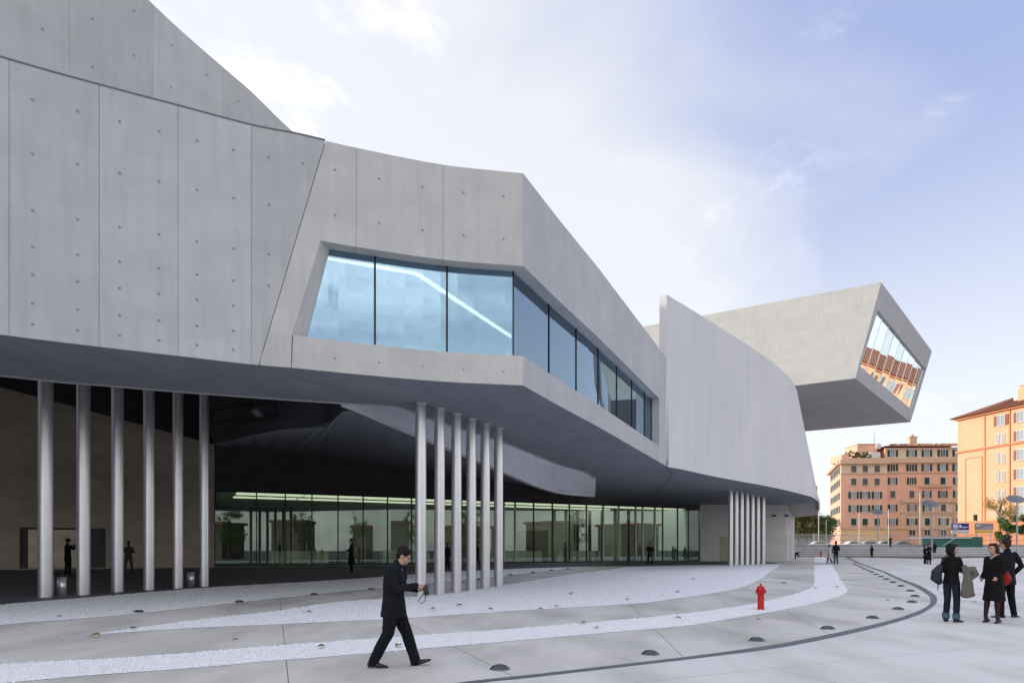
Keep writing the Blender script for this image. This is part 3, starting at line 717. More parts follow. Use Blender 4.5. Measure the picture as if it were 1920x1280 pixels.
# lobby interior
lob = [(p.x, p.y+.3) for p in fac]+[(14, 84), (-30, 62)]
MB().prism(lob, .42, .60).build('floor', noisy('lobby_floor', (.42, .44, .40), (.36, .38, .35), nscale=1, bump=0, rough=.3), mus)
MB().prism(lob, ZF1+.02, ZF1+.2).build('ceiling', M['white'], mus)
lw = MB(); lw.quad((14, 84, .5), (-30, 62, .5), (-30, 62, 6), (14, 84, 6)); lw.quad((-30, 62, .5), (-20.4, 47.1, .5), (-20.4, 47.1, 6), (-30, 62, 6)); lw.quad((14, 84, .5), (18.4, 67.3, .5), (18.4, 67.3, 6), (14, 84, 6))
lw.build('inner_wall', noisy('lobby_wall', (.20, .19, .14), (.07, .07, .05), (.35, .35, .02), 1, bump=0), mus)
dF = (FAC[-1]-FAC[0]).normalized(); nF = Vector((-dF.y, dF.x, 0))
for k in range(2):
    for j in range(9):
        c0 = FPATH.at(1.5+j*4.8, 1.3+k*3.6); c1 = FPATH.at(1.5+j*4.8+4.6, 1.3+k*3.6)
        mb = MB(); ribbon_xy(mb, [Vector((*c0, 0)), Vector((*c1, 0))], 1.5-.6*k, ZF1-.06, ZF1+.01); mb.build('ceiling_light', M['lobbylight'], mus)
dk = mat('dark_interior_screen', (.05, .05, .035), .5)
for s_, o_, w_, h_ in ((9.5, 6, 1.6, 3.4), (12.5, 5, 1.0, 4), (22, 7, 2.4, 3.8), (27.5, 4.5, 3.2, 2.9), (34, 5, 3.0, 3.6), (38, 3.5, 1.6, 4), (17, 6, 1.3, 3.2), (41, 4, 1.4, 3.8)):
    c_ = FPATH.at(s_, o_); MB().box((c_.x, c_.y, .6+h_/2), (w_, .5, h_), .5).build('screen_wall', dk, mus)
for s_, o_ in ((6, 2.6), (15, 3), (25, 2.4), (31.5, 2.6)):
    c_ = FPATH.at(s_, o_); MB().box((c_.x, c_.y, 1.1), (4.2, .7, 1.0), .5).build('reception_desk', M['white'], mus)
# left back wall with tall polished doors
lw_s = [(-44.5, 33.4), (-32.6, 40.0), (-29.9, 41.55), (-24.2, 44.72), (-20.4, 46.8)]
LP = Path([(-44.5, 33.4), (-29.9, 41.55), (-20.4, 46.8)])
dA, dB = LP.spx(36), LP.spx(198); zd = CAMZ+(1031-989)/1280*42.6
lb = panel(MB(), LP, [(0, .3), (LP.s[-1], .3), (LP.s[-1], CAMZ+7.2), (0, 15.)], .2, -.45).build('wall', M['joint'], mus)
def LPn(poly): panel(MB(), LP, poly, .44).build('concrete_panel', M['beige'], lb)
def zt(s_): return 15.0+(CAMZ+7.3-15.0)*s_/LP.s[-1]
cutl = [0, dA-5.4, dA-2.7, dA]
for a_, b_ in zip(cutl, cutl[1:]): LPn([(a_+g, .45), (b_-g, .45), (b_-g, zt(b_)), (a_+g, zt(a_))])
LPn([(dA+.0, zd), (dA+2.7-g, zd), (dA+2.7-g, zt(dA+2.7)), (dA+.0, zt(dA))]); LPn([(dA+2.7+g, zd), (dB, zd), (dB, zt(dB)), (dA+2.7+g, zt(dA+2.7))])
LPn([(dB+.0, .45), (dB+2.9, .45), (dB+2.9, zt(dB+2.9)), (dB+.0, zt(dB))]); 
m_ = (dB+2.9+LP.s[-1])/2
LPn([(dB+2.9+2*g, .45), (m_, .45), (m_, zt(m_)), (dB+2.9+2*g, zt(dB+2.9))]); LPn([(m_+2*g, .45), (LP.s[-1], .45), (LP.s[-1], zt(LP.s[-1])), (m_+2*g, zt(m_))])
for k in range(3):
    a_ = dA+.4+k*(dB-dA-1.5)/3; b_ = dA+.4+(k+1)*(dB-dA-1.5)/3
    panel(MB(), LP, [(a_+.01, .56), (b_-.01, .56), (b_-.01, zd-.12), (a_+.01, zd-.12)], .05, -.30).build('door_leaf', M['doorsteel'], mus)
panel(MB(), LP, [(dA-.2, .45), (LP.s[-1], .45), (LP.s[-1], .56), (dA-.2, .56)], .8, .9).build('sill', M['beige'], mus)
# pier under the prow
PP = Path([(18.5, 67.0), (27.3, 68.0), (29.8, 72)])
pr = MB(); z_ = ZB-.004
panel(pr, PP, [(0, .4), (PP.s[1], .4), (PP.s[1], z_), (0, z_)], .5)
pier = pr.build('wall', M['conc_b'], mus)
panel(MB(), PP, [(PP.s[1]+.01, .4), (PP.s[2], .4), (PP.s[2], E3.z-.01), (PP.s[1]+.01, K1.z-.01)], .5).build('concrete_panel', M['conc_b'], pier)
sD = PP.spx(1350); panel(MB(), PP, [(sD, .6), (sD+.95, .6), (sD+.95, 3.0), (sD, 3.0)], .05, .03).build('door', mat('ochre_door', (.40, .36, .24), .6), mus)
for x in (1475, 1482):
    s_ = PP.spx(x); panel(MB(), PP, [(s_, .6), (s_+.07, .6), (s_+.07, 3.2), (s_, 3.2)], .05, .01).build('recess_line', M['frame'], mus)  # raised dark strips drawn for the recess lines of the pier
MB().box((26.0, 67.7, 5.1), (.3, .3, .18)).box((27.3, 67.85, 5.1), (.3, .3, .18)).build('security_camera', M['frame'], mus)
# columns with caps
def column(x, y, z0, z1, r, cap=True):
    o = MB().lathe([(r, z0), (r, z1)], (x, y, 0), 28).build('column', M['colm'], mus, smooth=True, sharp=50)
    if cap: MB().lathe([(r*1.35, z1-.035), (r*1.35, z1+.01)], (x, y, 0), 28).build('cap', M['colm'], o, smooth=True, sharp=50)
    MB().lathe([(r*1.03, z0-.05), (r*1.03, z0+.03)], (x, y, 0), 28).build('base_ring', M['colm'], o, smooth=True, sharp=50)
for px, py in ((77, 1120), (149, 1115.6), (214, 1110), (274, 1106), (329, 1103), (379, 1099.5)):
    p = gnd(px, py); r = .205-.035*(px-77)/302; column(p.x, p.y+r, p.z, 11.3, r, False)
for px, py in ((787.6, 1120), (823, 1116), (855, 1112), (883, 1108), (909.5, 1104), (934.6, 1101)):
    p = gnd(px, py); column(p.x, p.y+.16, p.z, ZB-.005, .167)
for k in range(7):
    px = 1369.5+61*k/6; p = gnd(px, 1060-3.2*k/6); column(p.x, p.y, p.z, ZB-.005, .19)
# cantilevered box
ATL, ABL, ATR, ABR = atz(1652, 529, 23.1), atz(1603, 709, 15.1), atz(1747, 658, 23.1), atz(1707, 791, 15.1)
dL = Vector((-18.3, 11.7, 0)).normalized()*46
bx = MB(); v = [ABL, ATL, ATR, ABR]; w_ = [p+dL for p in v]
nb = Vector((.77, -.64, 0)).normalized()
side = MB().quad(ABL, ATL, ATL+dL, ABL+dL); side.quad(ABR, ATR, ATR+dL, ABR+dL); side.quad(ATL, ATR, ATR+dL, ATL+dL); side.quad(*[p for p in w_])
boxo = side.build('wall', M['conc_b'], mus)
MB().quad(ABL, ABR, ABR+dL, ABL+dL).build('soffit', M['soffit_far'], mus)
nf = (ATL-ABL).cross(ABR-ABL).normalized()
if nf.y > 0: nf = -nf
def ray(px, py):
    d = Vector(((px-960)/1280, 1, (1031-py)/1280)); o_ = Vector((0, 0, CAMZ)); t = (ABL-o_).dot(nf)/d.dot(nf); return o_+d*t
wq = [ray(1613, 687), ray(1646, 581), ray(1735, 691), ray(1711, 769)]
fr = MB(); th_ = -nf*.35
for i in range(4):
    j = (i+1) % 4; A1, B1_, A2, B2_ = v[i], v[j], wq[i], wq[j]
    fr.rings([[A1+nf*.02, A2+nf*.02, A2+th_, A1+th_], [B1_+nf*.02, B2_+nf*.02, B2_+th_, B1_+th_]])
fro = fr.build('window_surround', M['conc'], mus)
bw = MB(); NP = 9; cells = []
for k in range(NP+1):
    t = k/NP; b0 = wq[0].lerp(wq[3], t)-nf*.2; b1 = wq[1].lerp(wq[2], t)-nf*.2; cells.append((b0, b1))
    bw.tube([b0, b1], .045, 6)
bwo = bw.build('window', M['steel'], mus)
for (a0, a1), (b0, b1) in zip(cells, cells[1:]):
    tw = random.uniform(-.012, .012)*nf
    MB().quad(a0+tw, b0-tw, b1-tw, a1+tw).build('pane', M['glass_box'], bwo)

# ------------------------------------------------------------------ street furniture
ordw = ['nearest', 'second nearest', 'third', 'fourth', 'fifth', 'sixth', 'seventh', 'eighth', 'ninth', 'tenth', 'eleventh', 'twelfth', 'thirteenth', 'fourteenth', 'fifteenth', 'sixteenth', 'seventeenth', 'eighteenth', 'nineteenth', 'twentieth', 'twenty-first', 'twenty-second']
dm = MB().lathe([(.125, -.01), (.125, .012), (.115, .03), (.092, .048), (.058, .060), (.01, .064)], n=24).mesh('ground_light', M['dome'], True)
rim = MB().lathe([(.14, -.01), (.14, .013), (.126, .013)], n=24).mesh('rim', M['drain'])
def dome(px, py, label, group):
    p = gnd(px, py); t = empty('ground_light', (p.x, p.y, p.z+.006), 0, label, 'ground light', group)
    link('lens', dm, t, local=True); link('rim', rim, t, local=True)
drow = [(937, 1254), (1219, 1226), (1419, 1200.6), (1552, 1178.5), (1636, 1158.6), (1684, 1142), (1710, 1129), (1715.7, 1118), (1707, 1108), (1689.5, 1099), (1674.5, 1092), (1662, 1086), (1652, 1081), (1643, 1077), (1635, 1073), (1628.6, 1070), (1622, 1067), (1616.5, 1064.6), (1611.5, 1062.3), (1607, 1060), (1602, 1058)]
for i, q in enumerate(drow):
    dome(*q, f'{ordw[i]} dome light along the drain strip, counted from the photographer', 'dome lights along the drain strip')
for i, q in enumerate([(260, 1148), (448.5, 1129), (589, 1115), (696, 1105), (899, 1086.5), (957.5, 1078), (999, 1073.6), (1034, 1069.6), (1064, 1066.5)]):
    dome(*q, f'{ordw[i]} dome light along the entrance gravel edge, counted from the left', 'dome lights along the entrance gravel')
for px, py, top, lab in ((116, 1116, 1077, 'taller looking steel ash bin between the first and second columns from the left'), (358, 1099.5, 1067.5, 'small steel ash bin between the fifth and sixth columns from the left')):
    p = gnd(px, py); h = (py-top)/1280*p.y; t = empty('ash_bin', (p.x, p.y, p.z), 0, lab, 'bin', 'steel ash bins')
    link('body', MB().lathe([(.135, .0), (.135, h-.06)], n=28).mesh('body', M['steel'], False), t, local=True).data.shade_smooth()
    link('lid', MB().lathe([(.142, h-.06), (.142, h), (.11, h), (.10, h-.03)], n=28).mesh('lid', M['black']), t, local=True)
def hydrant(px, py, h, lab):
    p = gnd(px, py); k = h/.66; t = empty('fire_hydrant', (p.x, p.y, p.z+.01), 0, lab, 'fire hydrant')
    def L_(name, mb, m='red', parent=t, sm=True):
        me = mb.mesh(name, M[m], sm); 
        if sm: me.set_sharp_from_angle(angle=math.radians(35))
        o = link(name, me, parent, local=True); return o
    b = L_('body', MB().lathe([(.10*k, 0), (.10*k, .02*k), (.086*k, .03*k), (.080*k, .05*k), (.078*k, .38*k), (.09*k, .39*k), (.098*k, .42*k), (.098*k, .49*k), (.104*k, .50*k)], n=24))
    L_('bonnet', MB().lathe([(.104*k, .50*k), (.104*k, .525*k), (.095*k, .555*k), (.078*k, .58*k), (.05*k, .60*k), (.022*k, .608*k), (.022*k, .65*k), (.008*k, .66*k)], n=24))
    for a_ in (0, math.pi, -math.pi/2):
        d = Vector((math.cos(a_), math.sin(a_), 0)); L_('outlet', MB().tube([d*.08*k+Vector((0, 0, .455*k)), d*.105*k+Vector((0, 0, .455*k))], .035*k, 12, False).tube([d*.105*k+Vector((0, 0, .455*k)), d*.125*k+Vector((0, 0, .455*k))], .042*k, 8, False))
hydrant(1426.5, 1143, .66, 'bright red fire hydrant standing in the curved white gravel bed')
hydrant(1539, 1044, .75, 'tiny distant red hydrant by the bend of the far gravel strip')

def lamp(x, y, z, h, lab, rz):
    t = empty('street_lamp', (x, y, z), rz, lab, 'street lamp', 'plaza lamps with tilted disc heads')
    def L_(n_, mb, m): 
        me = mb.mesh(n_, M[m], True); me.set_sharp_from_angle(angle=math.radians(40)); return link(n_, me, t, local=True)
    L_('pole', MB().lathe([(.12, 0), (.12, .05), (.085, .08), (.07, h-.1), (.05, h)], n=14), 'lamp')
    R = Matrix.Rotation(math.radians(-24), 3, 'X') @ Matrix.Rotation(math.radians(20), 3, 'Y')
    h_ = MB(); rr = []
    for r, z_ in ((.1, -.16), (.35, -.12), (.75, -.03), (.80, 0), (.75, .03), (.1, .06)):
        rr.append([R @ Vector((r*math.cos(2*math.pi*j/24), .75*r*math.sin(2*math.pi*j/24), z_))+Vector((-.12, 0, h+.05)) for j in range(24)])
    h_.rings(rr); L_('lamp_head', h_, 'lamp')
    L_('bracket', MB().tube([(0, 0, h-.5), (.12, 0, h-.05)], .04, 8), 'lamp')
lamp(*at(1747, 1052, 71).xy, gz(71), 5.8, 'grey disc lamp behind the distant couple, middle of the three disc lamps', 0)
lamp(*at(1646, 1043, 88).xy, .85, 5.7, 'smallest and farthest disc lamp, left of the other two before the apartment block', .2)
lamp(*at(1907, 1050, 64).xy, gz(64), 5.85, 'tallest looking disc lamp at the right edge beside the green tree', 0)

# terrace steps at the back of the plaza
st = empty('stairs', (60, 86, .85), 0, 'broad flight of pale stone steps across the back of the plaza', 'steps')
X0, X1 = 32., 112.
for k in range(5):
    y = 84.5+k*1.9; z0 = .85+k*.24; xs = 31+k*1.5
    q_ = [(xs, y), (X1, y-6.5), (X1, 110), (xs+12, 110)]
    MB().prism(q_, z0-.3, z0+.11).build('riser', M['lowwall'], st)
    MB().prism([(xs-.06, y-.06), (X1, y-6.56), (X1, 110), (xs+12, 110)], z0+.11, z0+.24).build('step', M['step'], st)
MB().prism([(39, 95), (X1, 88), (X1, 125), (28, 125), (28, 97)], .4, 2.02).build('landing', M['lowwall'], st)
lw1 = MB().prism([(36, 97), (37, 97), (48, 110), (120, 110), (120, 111), (47, 111), (36, 98)], .5, 2.55).build('low_wall', M['lowwall'])
tag(lw1, 'low grey wall carrying the fence beyond the steps', 'wall')
grd = sheet('far_terrace', [(28, 84.9), (200, 84.9), (200, 400), (28, 400)], -.005, M['lowwall']); tag(grd, kind='structure')
rd = MB().prism([(20, 112), (220, 112), (220, 124), (20, 124)], .5, 1.75).build('road', M['asphalt']); tag(rd, kind='structure')
pv = MB().prism([(20, 124), (300, 124), (300, 260), (20, 260)], .5, 1.88).build('pavement', M['lowwall']); tag(pv, kind='structure')
# fence
fe = empty('fence', (44, 108, 2.5), 0, 'long galvanised mesh fence on the low wall beyond the steps', 'fence')
FX = [(37.5, 97.5), (46, 104), (52, 109.3)]+[(52+4*k, 110.4) for k in range(1, 17)]
fe_w = MB()
for (a_, b_) in zip(FX, FX[1:]):
    A = Vector((*a_, 2.5)); B = Vector((*b_, 2.5)); d = B-A
    MB().tube([A, A+Vector((0, 0, 1.75))], .045, 6, False).build('post', M['wire'], fe)
    nn = int(d.length/.16)
    for i in range(nn): fe_w.tube([A+d*i/nn+Vector((0, 0, .05)), A+d*i/nn+Vector((0, 0, 1.6))], .012, 3, False)
    for z in (.05, .8, 1.6): fe_w.tube([A+Vector((0, 0, z)), B+Vector((0, 0, z))], .03, 4, False)
tag(fe_w.build('mesh_panel', M['wire'], fe), kind='stuff')
hd = empty('hoarding', (64, 108, 1.8), 0, 'dark green site hoarding with a pale top rail behind the steps', 'hoarding')
x = at(1729, 1000, 107).x; xe = at(1821, 1000, 107).x; k = 0
while x < xe:
    MB().box((x+.95, 107, 2.90), (1.86, .06, 1.75)).build('panel', M['hoard'], hd); x += 1.9
MB().box(((at(1706, 0, 106.8).x+xe)/2, 106.8, 3.62), (xe-at(1706, 0, 106.8).x, .12, .16)).build('rail', M['step'], hd)
MB().tube([(at(1768, 0, 106.7).x, 106.7, 2.4), (at(1790, 0, 106.7).x, 106.7, 3.5)], .05, 6).build('brace', M['step'], hd)
# boards
def board(px0, px1, D, y0, y1, y2, m1, m2, lab, kind):
    a_, b_ = at(px0, y0, D), at(px1, y1, D); w = b_.x-a_.x; c = (a_.x+b_.x)/2
    t = empty('sign_board', (c, D, 1.9), 0, lab, 'sign')
    MB().box((c, D, (a_.z+b_.z)/2), (w, .1, a_.z-b_.z)).build('panel', M[m1], t)
    z2 = at(0, y2, D).z; MB().box((c, D, (b_.z+z2)/2-.03), (w, .08, b_.z-z2-.06)).build('lower_panel', M[m2], t)
    for x in (a_.x+.3, b_.x-.3): MB().box((x, D+.12, (1.8+b_.z)/2), (.1, .1, b_.z-1.8)).build('post', M['wire'], t)
    mk = MB(); y_ = D-.055
    if kind:
        zc = (a_.z+b_.z)/2; x = a_.x+.62; s_ = .34
        for dx, dz, sx_, sz_ in ((0, s_, .8, .08), (0, -s_, .8, .08), (-s_-.03, 0, .08, .74), (s_+.03, 0, .08, .74), (0, 0, .34, .34), (0, 0, .7, .06), (0, .17, .5, .05)): mk.box((x+dx, y_, zc+dz), (sx_, .015+.002*sx_, sz_))
        mk.box((x+.75, y_, zc+.14), (.3, .02, .28)); mk.box((x+1.35, y_, zc-.05), (1.3, .02, .06)); mk.box((x+1.2, y_, zc-.17), (1.0, .02, .05)); mk.box((x+.75, y_, zc-.11), (.28, .02, .12))
    else:
        zc = (a_.z+b_.z)/2
        mk.box((a_.x+.6, y_, zc+.22), (.7, .02, .10)); mk.box((a_.x+.5, y_, zc+.02), (.5, .02, .07)); mk.box((b_.x-.8, y_, zc-.18), (1.1, .02, .06))
    mk.build('lettering', M['white'], t)
board(1784, 1816.5, 108.5, 980.5, 993, 1000, 'blue', 'step', 'blue notice board with white square emblem and small lettering over a pale strip', 1)
board(1827, 1862, 108.5, 980.5, 992.5, 999, 'grey', 'yell', 'grey notice board with an ochre strip beneath, right of the blue one', 0)
for px, y0, D, lab in ((1725, 925, 112, 'tall thin white pole standing before the carved doorway of the far block'), (1666, 955, 112, 'thin pale pole between the two left disc lamps'), (1611, 962, 113, 'slim pale pole before the corner windows of the far block'), (1535, 962, 118, 'leftmost thin pole, by the edge of the museum overhang'), (1549, 975, 125, 'short thin pole right beside the corner of the far block')):
    a_ = at(px, y0, D); t = empty('lamp_pole', (a_.x, D, 1.8), 0, lab, 'pole', 'thin poles along the road')
    MB().tube([(a_.x, D, 1.7), (a_.x, D, a_.z)], .07, 8, False).build('pole', M['step'], t); MB().tube([(a_.x, D, a_.z), (a_.x+.5, D, a_.z+.1)], .06, 6).build('lamp_head', M['lamp'], t)
# traffic light
a_ = at(1825, 970, 111); t = empty('traffic_light', (a_.x, 111, 1.8), 0, 'black traffic light head on a pole before the orange block', 'traffic light')
MB().tube([(a_.x+.5, 111, 1.7), (a_.x+.5, 111, a_.z)], .06, 8, False).build('pole', M['lamp'], t); MB().box((a_.x+.2, 110.8, a_.z), (.45, .35, 1.0), .3).build('housing', M['black'], t)

# cars
def car(px, D, col, lab, flip=1, scale=1):
    p = at(px, 0, D); t = empty('parked_car', (p.x, D, 1.76), 0 if flip > 0 else math.pi, lab, 'car', 'cars parked along the road')
    m = mat('car_paint', col, .3, .2, .6)
    prof = [(-2.0, .35), (-2.05, .62), (-1.95, .88), (-1.3, .95), (-.75, 1.38), (-.2, 1.45), (.65, 1.42), (1.3, 1.02), (1.95, .9), (2.05, .6), (2.0, .35)]
    def ext(pr, w, wt=None):
        mb = MB(); R = []
        for y, k in ((-w, .97), (-w+.08, 1), (w-.08, 1), (w, .97)): R.append([(x*k, y*(1-.12*max(0, z-.9)), z) for x, z in pr])
        return mb.rings(R)
    b = link('body', ext(prof, .85).mesh('body', m), t, local=True)
    cab = [(-1.12, .98), (-.70, 1.33), (-.2, 1.39), (.6, 1.37), (1.12, 1.0)]
    link('side_window', ext(cab, .862).mesh('side_window', M['glass_car']), t, local=True)
    for x in (-1.3, 1.3):
        for y in (-.82, .82):
            w = link('wheel', MB().tube([(x, y-.1, .31), (x, y+.1, .31)], .31, 16, False).mesh('wheel', M['black']), t, local=True)
            link('rim', MB().tube([(x, y-.115, .31), (x, y+.115, .31)], .18, 12, False).mesh('rim', M['steel']), w, local=True)
    for y in (-.6, .6): link('headlight', MB().box((2.0, y, .68), (.1, .3, .14)).mesh('headlight', M['wframe']), t, local=True)
car(1599, 114, (.75, .75, .74), 'white car behind the fence, below the left end of the far block')
car(1628, 115, (.30, .31, .33), 'grey car behind the fence, between the small disc lamp and the white car', -1)
car(1657, 114, (.62, .63, .65), 'silver car behind the fence, left of the person standing on the steps')
car(1690, 115, (.20, .21, .23), 'dark grey car behind the fence, right of the person standing on the steps', -1)
car(1535, 116, (.70, .70, .70), 'pale car behind the fence nearest to the museum')

# ------------------------------------------------------------------ apartment blocks
def fm_(origin, xdir):          # facade frame: x along, y inwards, z up
    x = Vector((*xdir, 0)).normalized(); y = Vector((-x.y, x.x, 0)); o_ = Vector(origin)
    return Matrix(((x.x, y.x, 0, o_.x), (x.y, y.y, 0, o_.y), (0, 0, 1, o_.z), (0, 0, 0, 1)))
_c = {}
def win(root, F, x, z, w, h, kind, sh='green', pane='wpane'):
    key = (round(w, 2), round(h, 2), sh, pane, kind)
    if key not in _c:
        fr_ = MB(); t_ = .09
        for c_, d_ in (((0, -.04, h/2+t_/2), (w+2*t_, .14, t_)), ((0, -.06, -h/2-t_/2), (w+.4, .22, t_)), ((-w/2-t_/2, -.04, 0), (t_, .13, h)), ((w/2+t_/2, -.04, 0), (t_, .13, h)), ((0, -.04, 0), (.07, .09, h))): fr_.box(c_, d_)
        pn = MB().box((0, -.01, 0), (w, .05, h))
        shm = MB()
        if kind == 'c':
            shm.box((0, -.07, 0), (w, .06, h))
            for i in range(9): shm.box((0, -.11, -h/2+h*(i+.5)/9), (w*.96, .03, h/18))
        else:
            shm.box((0, 0, 0), (w*.48, .06, h))
            for i in range(9): shm.box((0, -.04, -h/2+h*(i+.5)/9), (w*.42, .03, h/18))
        _c[key] = (fr_.mesh('window', M['wframe' if sh != 'none' else 'greysh']), pn.mesh('pane', M[pane]), shm.mesh('shutter', M[sh if sh != 'none' else 'greysh']))
    a_, b_, c_ = _c[key]; Mx = F @ Matrix.Translation((x, 0, z))
    wo = link('window', a_, root, Mx)
    link('pane', b_, wo, local=True)
    if kind == 'c': link('shutter', c_, wo, local=True)
    elif kind == 'o':
        for s_ in (-1, 1): link('shutter', c_, wo, Matrix.Translation((s_*(w*.76+.1), -.06, 0)), local=True)
    return wo
# block one: frontal facade at D=150
D1 = 150.; F1 = fm_((at(1577, 0, D1).x, D1, 0), (1, -.03))
def fx(px): return (px-1577)/1280*D1
def zz(py, D=D1): return CAMZ+(1031-py)/1280*D
b1 = empty('apartment_building', (at(1690, 0, D1).x, D1, 1.8), 0, 'salmon pink apartment block with green shutters and a roof terrace, left of the orange one', 'building')
def FB(name, F, x0, x1, y0, y1, z0, z1, m, parent): return MB().box(((x0+x1)/2, (y0+y1)/2, (z0+z1)/2), (x1-x0, y1-y0, z1-z0), 0, F).build(name, m, parent)
sA, sB = at(1577, 0, D1), at(1557, 0, 171)
side_dir = Vector((sB.x-sA.x, sB.y-sA.y)).normalized(); sl_ = 24.
Wp = F1.to_3x3() @ Vector((1, 0, 0))
def pt(F, x, y): q = F @ Vector((x, y, 0)); return (q.x, q.y)
split = fx(1662)
fA, fB_ = pt(F1, 0, 0), pt(F1, split, 0)
bkx = (sA.x+side_dir.x*sl_, sA.y+side_dir.y*sl_)
wl = MB().prism([fA, fB_, (fB_[0]+side_dir.x*sl_, fB_[1]+side_dir.y*sl_), bkx], 1.7, zz(866)); wl.build('wall', M['brickp'], b1)
fC, fD = pt(F1, split+.01, .9), pt(F1, fx(1830), .9)
wr = MB().prism([fC, fD, (fD[0]+side_dir.x*sl_, fD[1]+side_dir.y*sl_), (fC[0]+side_dir.x*sl_, fC[1]+side_dir.y*sl_)], 1.7, zz(838)); wr.build('wall', M['brickp'], b1)
F1r = F1 @ Matrix.Translation((0, .9, 0))
# bands: sand-coloured top storeys, cornices, base course
FB('band', F1r, split+.02, fx(1829), -.05, 0, zz(862), zz(838.5), M['beigep'], b1)
FB('band', F1, .0, split, -.05, 0, zz(887), zz(866.5), M['beigep'], b1)
for F_, x0, x1, y, h, pr_, nm in ((F1, -.5, split+.3, 866, .9, .8, 'cornice'), (F1, -.1, split, 887.5, .3, .18, 'cornice'), (F1r, split+.1, fx(1829), 863, 1.0, .5, 'cornice'), (F1r, split+.1, fx(1829), 885, .3, .2, 'cornice'), (F1, -.1, split, 990, .4, .3, 'cornice'), (F1r, split+.1, fx(1829), 990, .4, .3, 'cornice'), (F1r, split+.1, fx(1829), 860, .25, .3, 'cornice')):
    FB(nm, F_, x0, x1, -pr_, .0, zz(y)-h/2, zz(y)+h/2, M['trimp'], b1)
FB('base_course', F1, .0, split, -.08, 0, 1.8, zz(992), noisy('ochre_base', (.78, .58, .34), (.70, .50, .29), nscale=.5, bump=0), b1)
FB('base_course', F1r, split+.02, fx(1829), -.08, 0, 1.8, zz(992), noisy('orange_base', (.76, .44, .28), (.68, .38, .24), nscale=.5, bump=0), b1)
# carved portal front
for (x0, x1, y0, y1, d_) in ((1692, 1829, 989, 941, .18), ):
    FB('portal_panel', F1r, fx(x0), fx(x1), -d_, 0, zz(y0), zz(y1), M['beigep'], b1)
for (x0, x1, y, h, d_) in ((1690, 1829, 939, .6, .6), (1724, 1785, 911, .4, .5), (1700, 1724, 963, .3, .4), (1732, 1752, 963, .3, .4), (1760, 1786, 963, .3, .4), (1690, 1829, 960, .25, .35)):
    FB('cornice', F1r, fx(x0), fx(x1), -d_, 0, zz(y)-h/2, zz(y)+h/2, M['trimp'], b1)
pd = MB(); q = [(fx(1744), zz(909)), (fx(1761), zz(909)), (fx(1752.5), zz(905))]
pd.rings([[F1r @ Vector((x_, -.5, z_)) for x_, z_ in q], [F1r @ Vector((x_, 0, z_)) for x_, z_ in q]]); pd.build('pediment', M['trimp'], b1)
for px in (1698, 1725, 1757, 1789): FB('pilaster', F1r, fx(px)-.25, fx(px)+.25, -.32, -.16, zz(989), zz(941), M['trimp'], b1)
# windows
rowsR = {849: 'oooo o', 876: 'ooooo', 901: 'oocco', 926: 'ggooo', 951.5: 'ooogc', 977.6: 'oocoo', 998: 'nnnnn'}
colsR = [1676, 1711, 1739, 1768.5, 1796]
for y, pat in rowsR.items():
    pat = pat.replace(' ', '')
    for x, k in zip(colsR, pat):
        off = -.18 if (x > 1692 and y > 940) else 0
        F_ = F1r @ Matrix.Translation((0, off-.02, 0)); pn = random.choice(['wpane', 'wpane', 'wpane_d'])
        if k == 'o': win(b1, F_, fx(x), zz(y), 1.05 if y < 890 or y > 960 else .9, 1.5, 'o', 'green' if random.random() < .7 or y < 905 else 'greysh', pn)
        elif k == 'c': win(b1, F_, fx(x), zz(y), 1.1, 1.55, 'c', 'green')
        elif k == 'g': win(b1, F_, fx(x), zz(y), 1.1, 1.55, 'c', 'greysh')
        else: win(b1, F_, fx(x), zz(y), 1.3, 1.3, 'n', 'green', 'wpane_d')
for y, k in ((879, 'c'), (903, 'c'), (928, 'o'), (953, 'o'), (978, 'c')):
    for x in (1600, 1621, 1643): win(b1, F1 @ Matrix.Translation((0, -.02-.05*(y == 879), 0)), fx(x), zz(y), 1.15 if k == 'c' else 1.0, 1.5, k, 'greysh' if y < 910 else 'green', 'wpane')
# side facade windows
F1s = fm_((*bkx, 0), (-side_dir.x, -side_dir.y)); 
for x in range(1, 7):
    for y in (879, 903, 928, 953, 978): win(b1, F1s @ Matrix.Translation((0, -.02, 0)), x*3.4+.5, zz(y), 1.0, 1.5, 'o', 'green')
MB().box((sl_/2, -.3, zz(866)), (sl_+.6, .8, .8), 0, F1s).build('cornice', M['trimp'], b1)
# roofs, chimneys, terrace
roof = MB(); e0 = zz(836.5); r0 = zz(822)
A = [F1r @ Vector((x_, y_, z_)) for x_, y_, z_ in ((split-.6, -.9, e0), (fx(1830), -.9, e0+.0), (fx(1830), 7, r0), (split+6, 7, r0), (split-.6, 15, e0), (fx(1830), 15, e0))]
roof.quad(A[0], A[1], A[2], A[3]); roof.quad(A[0], A[3], A[4]); roof.quad(A[4], A[3], A[2], A[5])
for i in range(0, 24):
    x_ = split+1+i*1.0
    if x_ < fx(1828): roof.tube([F1r @ Vector((x_, -.9, e0+.04)), F1r @ Vector((max(x_, split+6), 7, r0+.04))], .07, 4, False)
rfo = roof.build('roof', M['tile'], b1)
for px in (1685, 1702, 1711, 1735, 1768, 1779): MB().box((fx(px), 2.6, e0+(r0-e0)*.46+.15), (.9, 1.3, .10), 0, F1r).build('skylight', M['wframe'], rfo)
MB().box((fx(1745), 7, r0+.6), (1.6, 1, 1.6), 0, F1r).box((fx(1745), 7, r0+1.5), (1.9, 1.2, .2), 0, F1r).box((fx(1745), 7, r0+1.8), (.7, .5, .5), 0, F1r).build('chimney', M['trimp'], rfo)
FB('penthouse', F1, fx(1619), fx(1656), 3, 9, zz(866), zz(829), M['brickp'], b1)
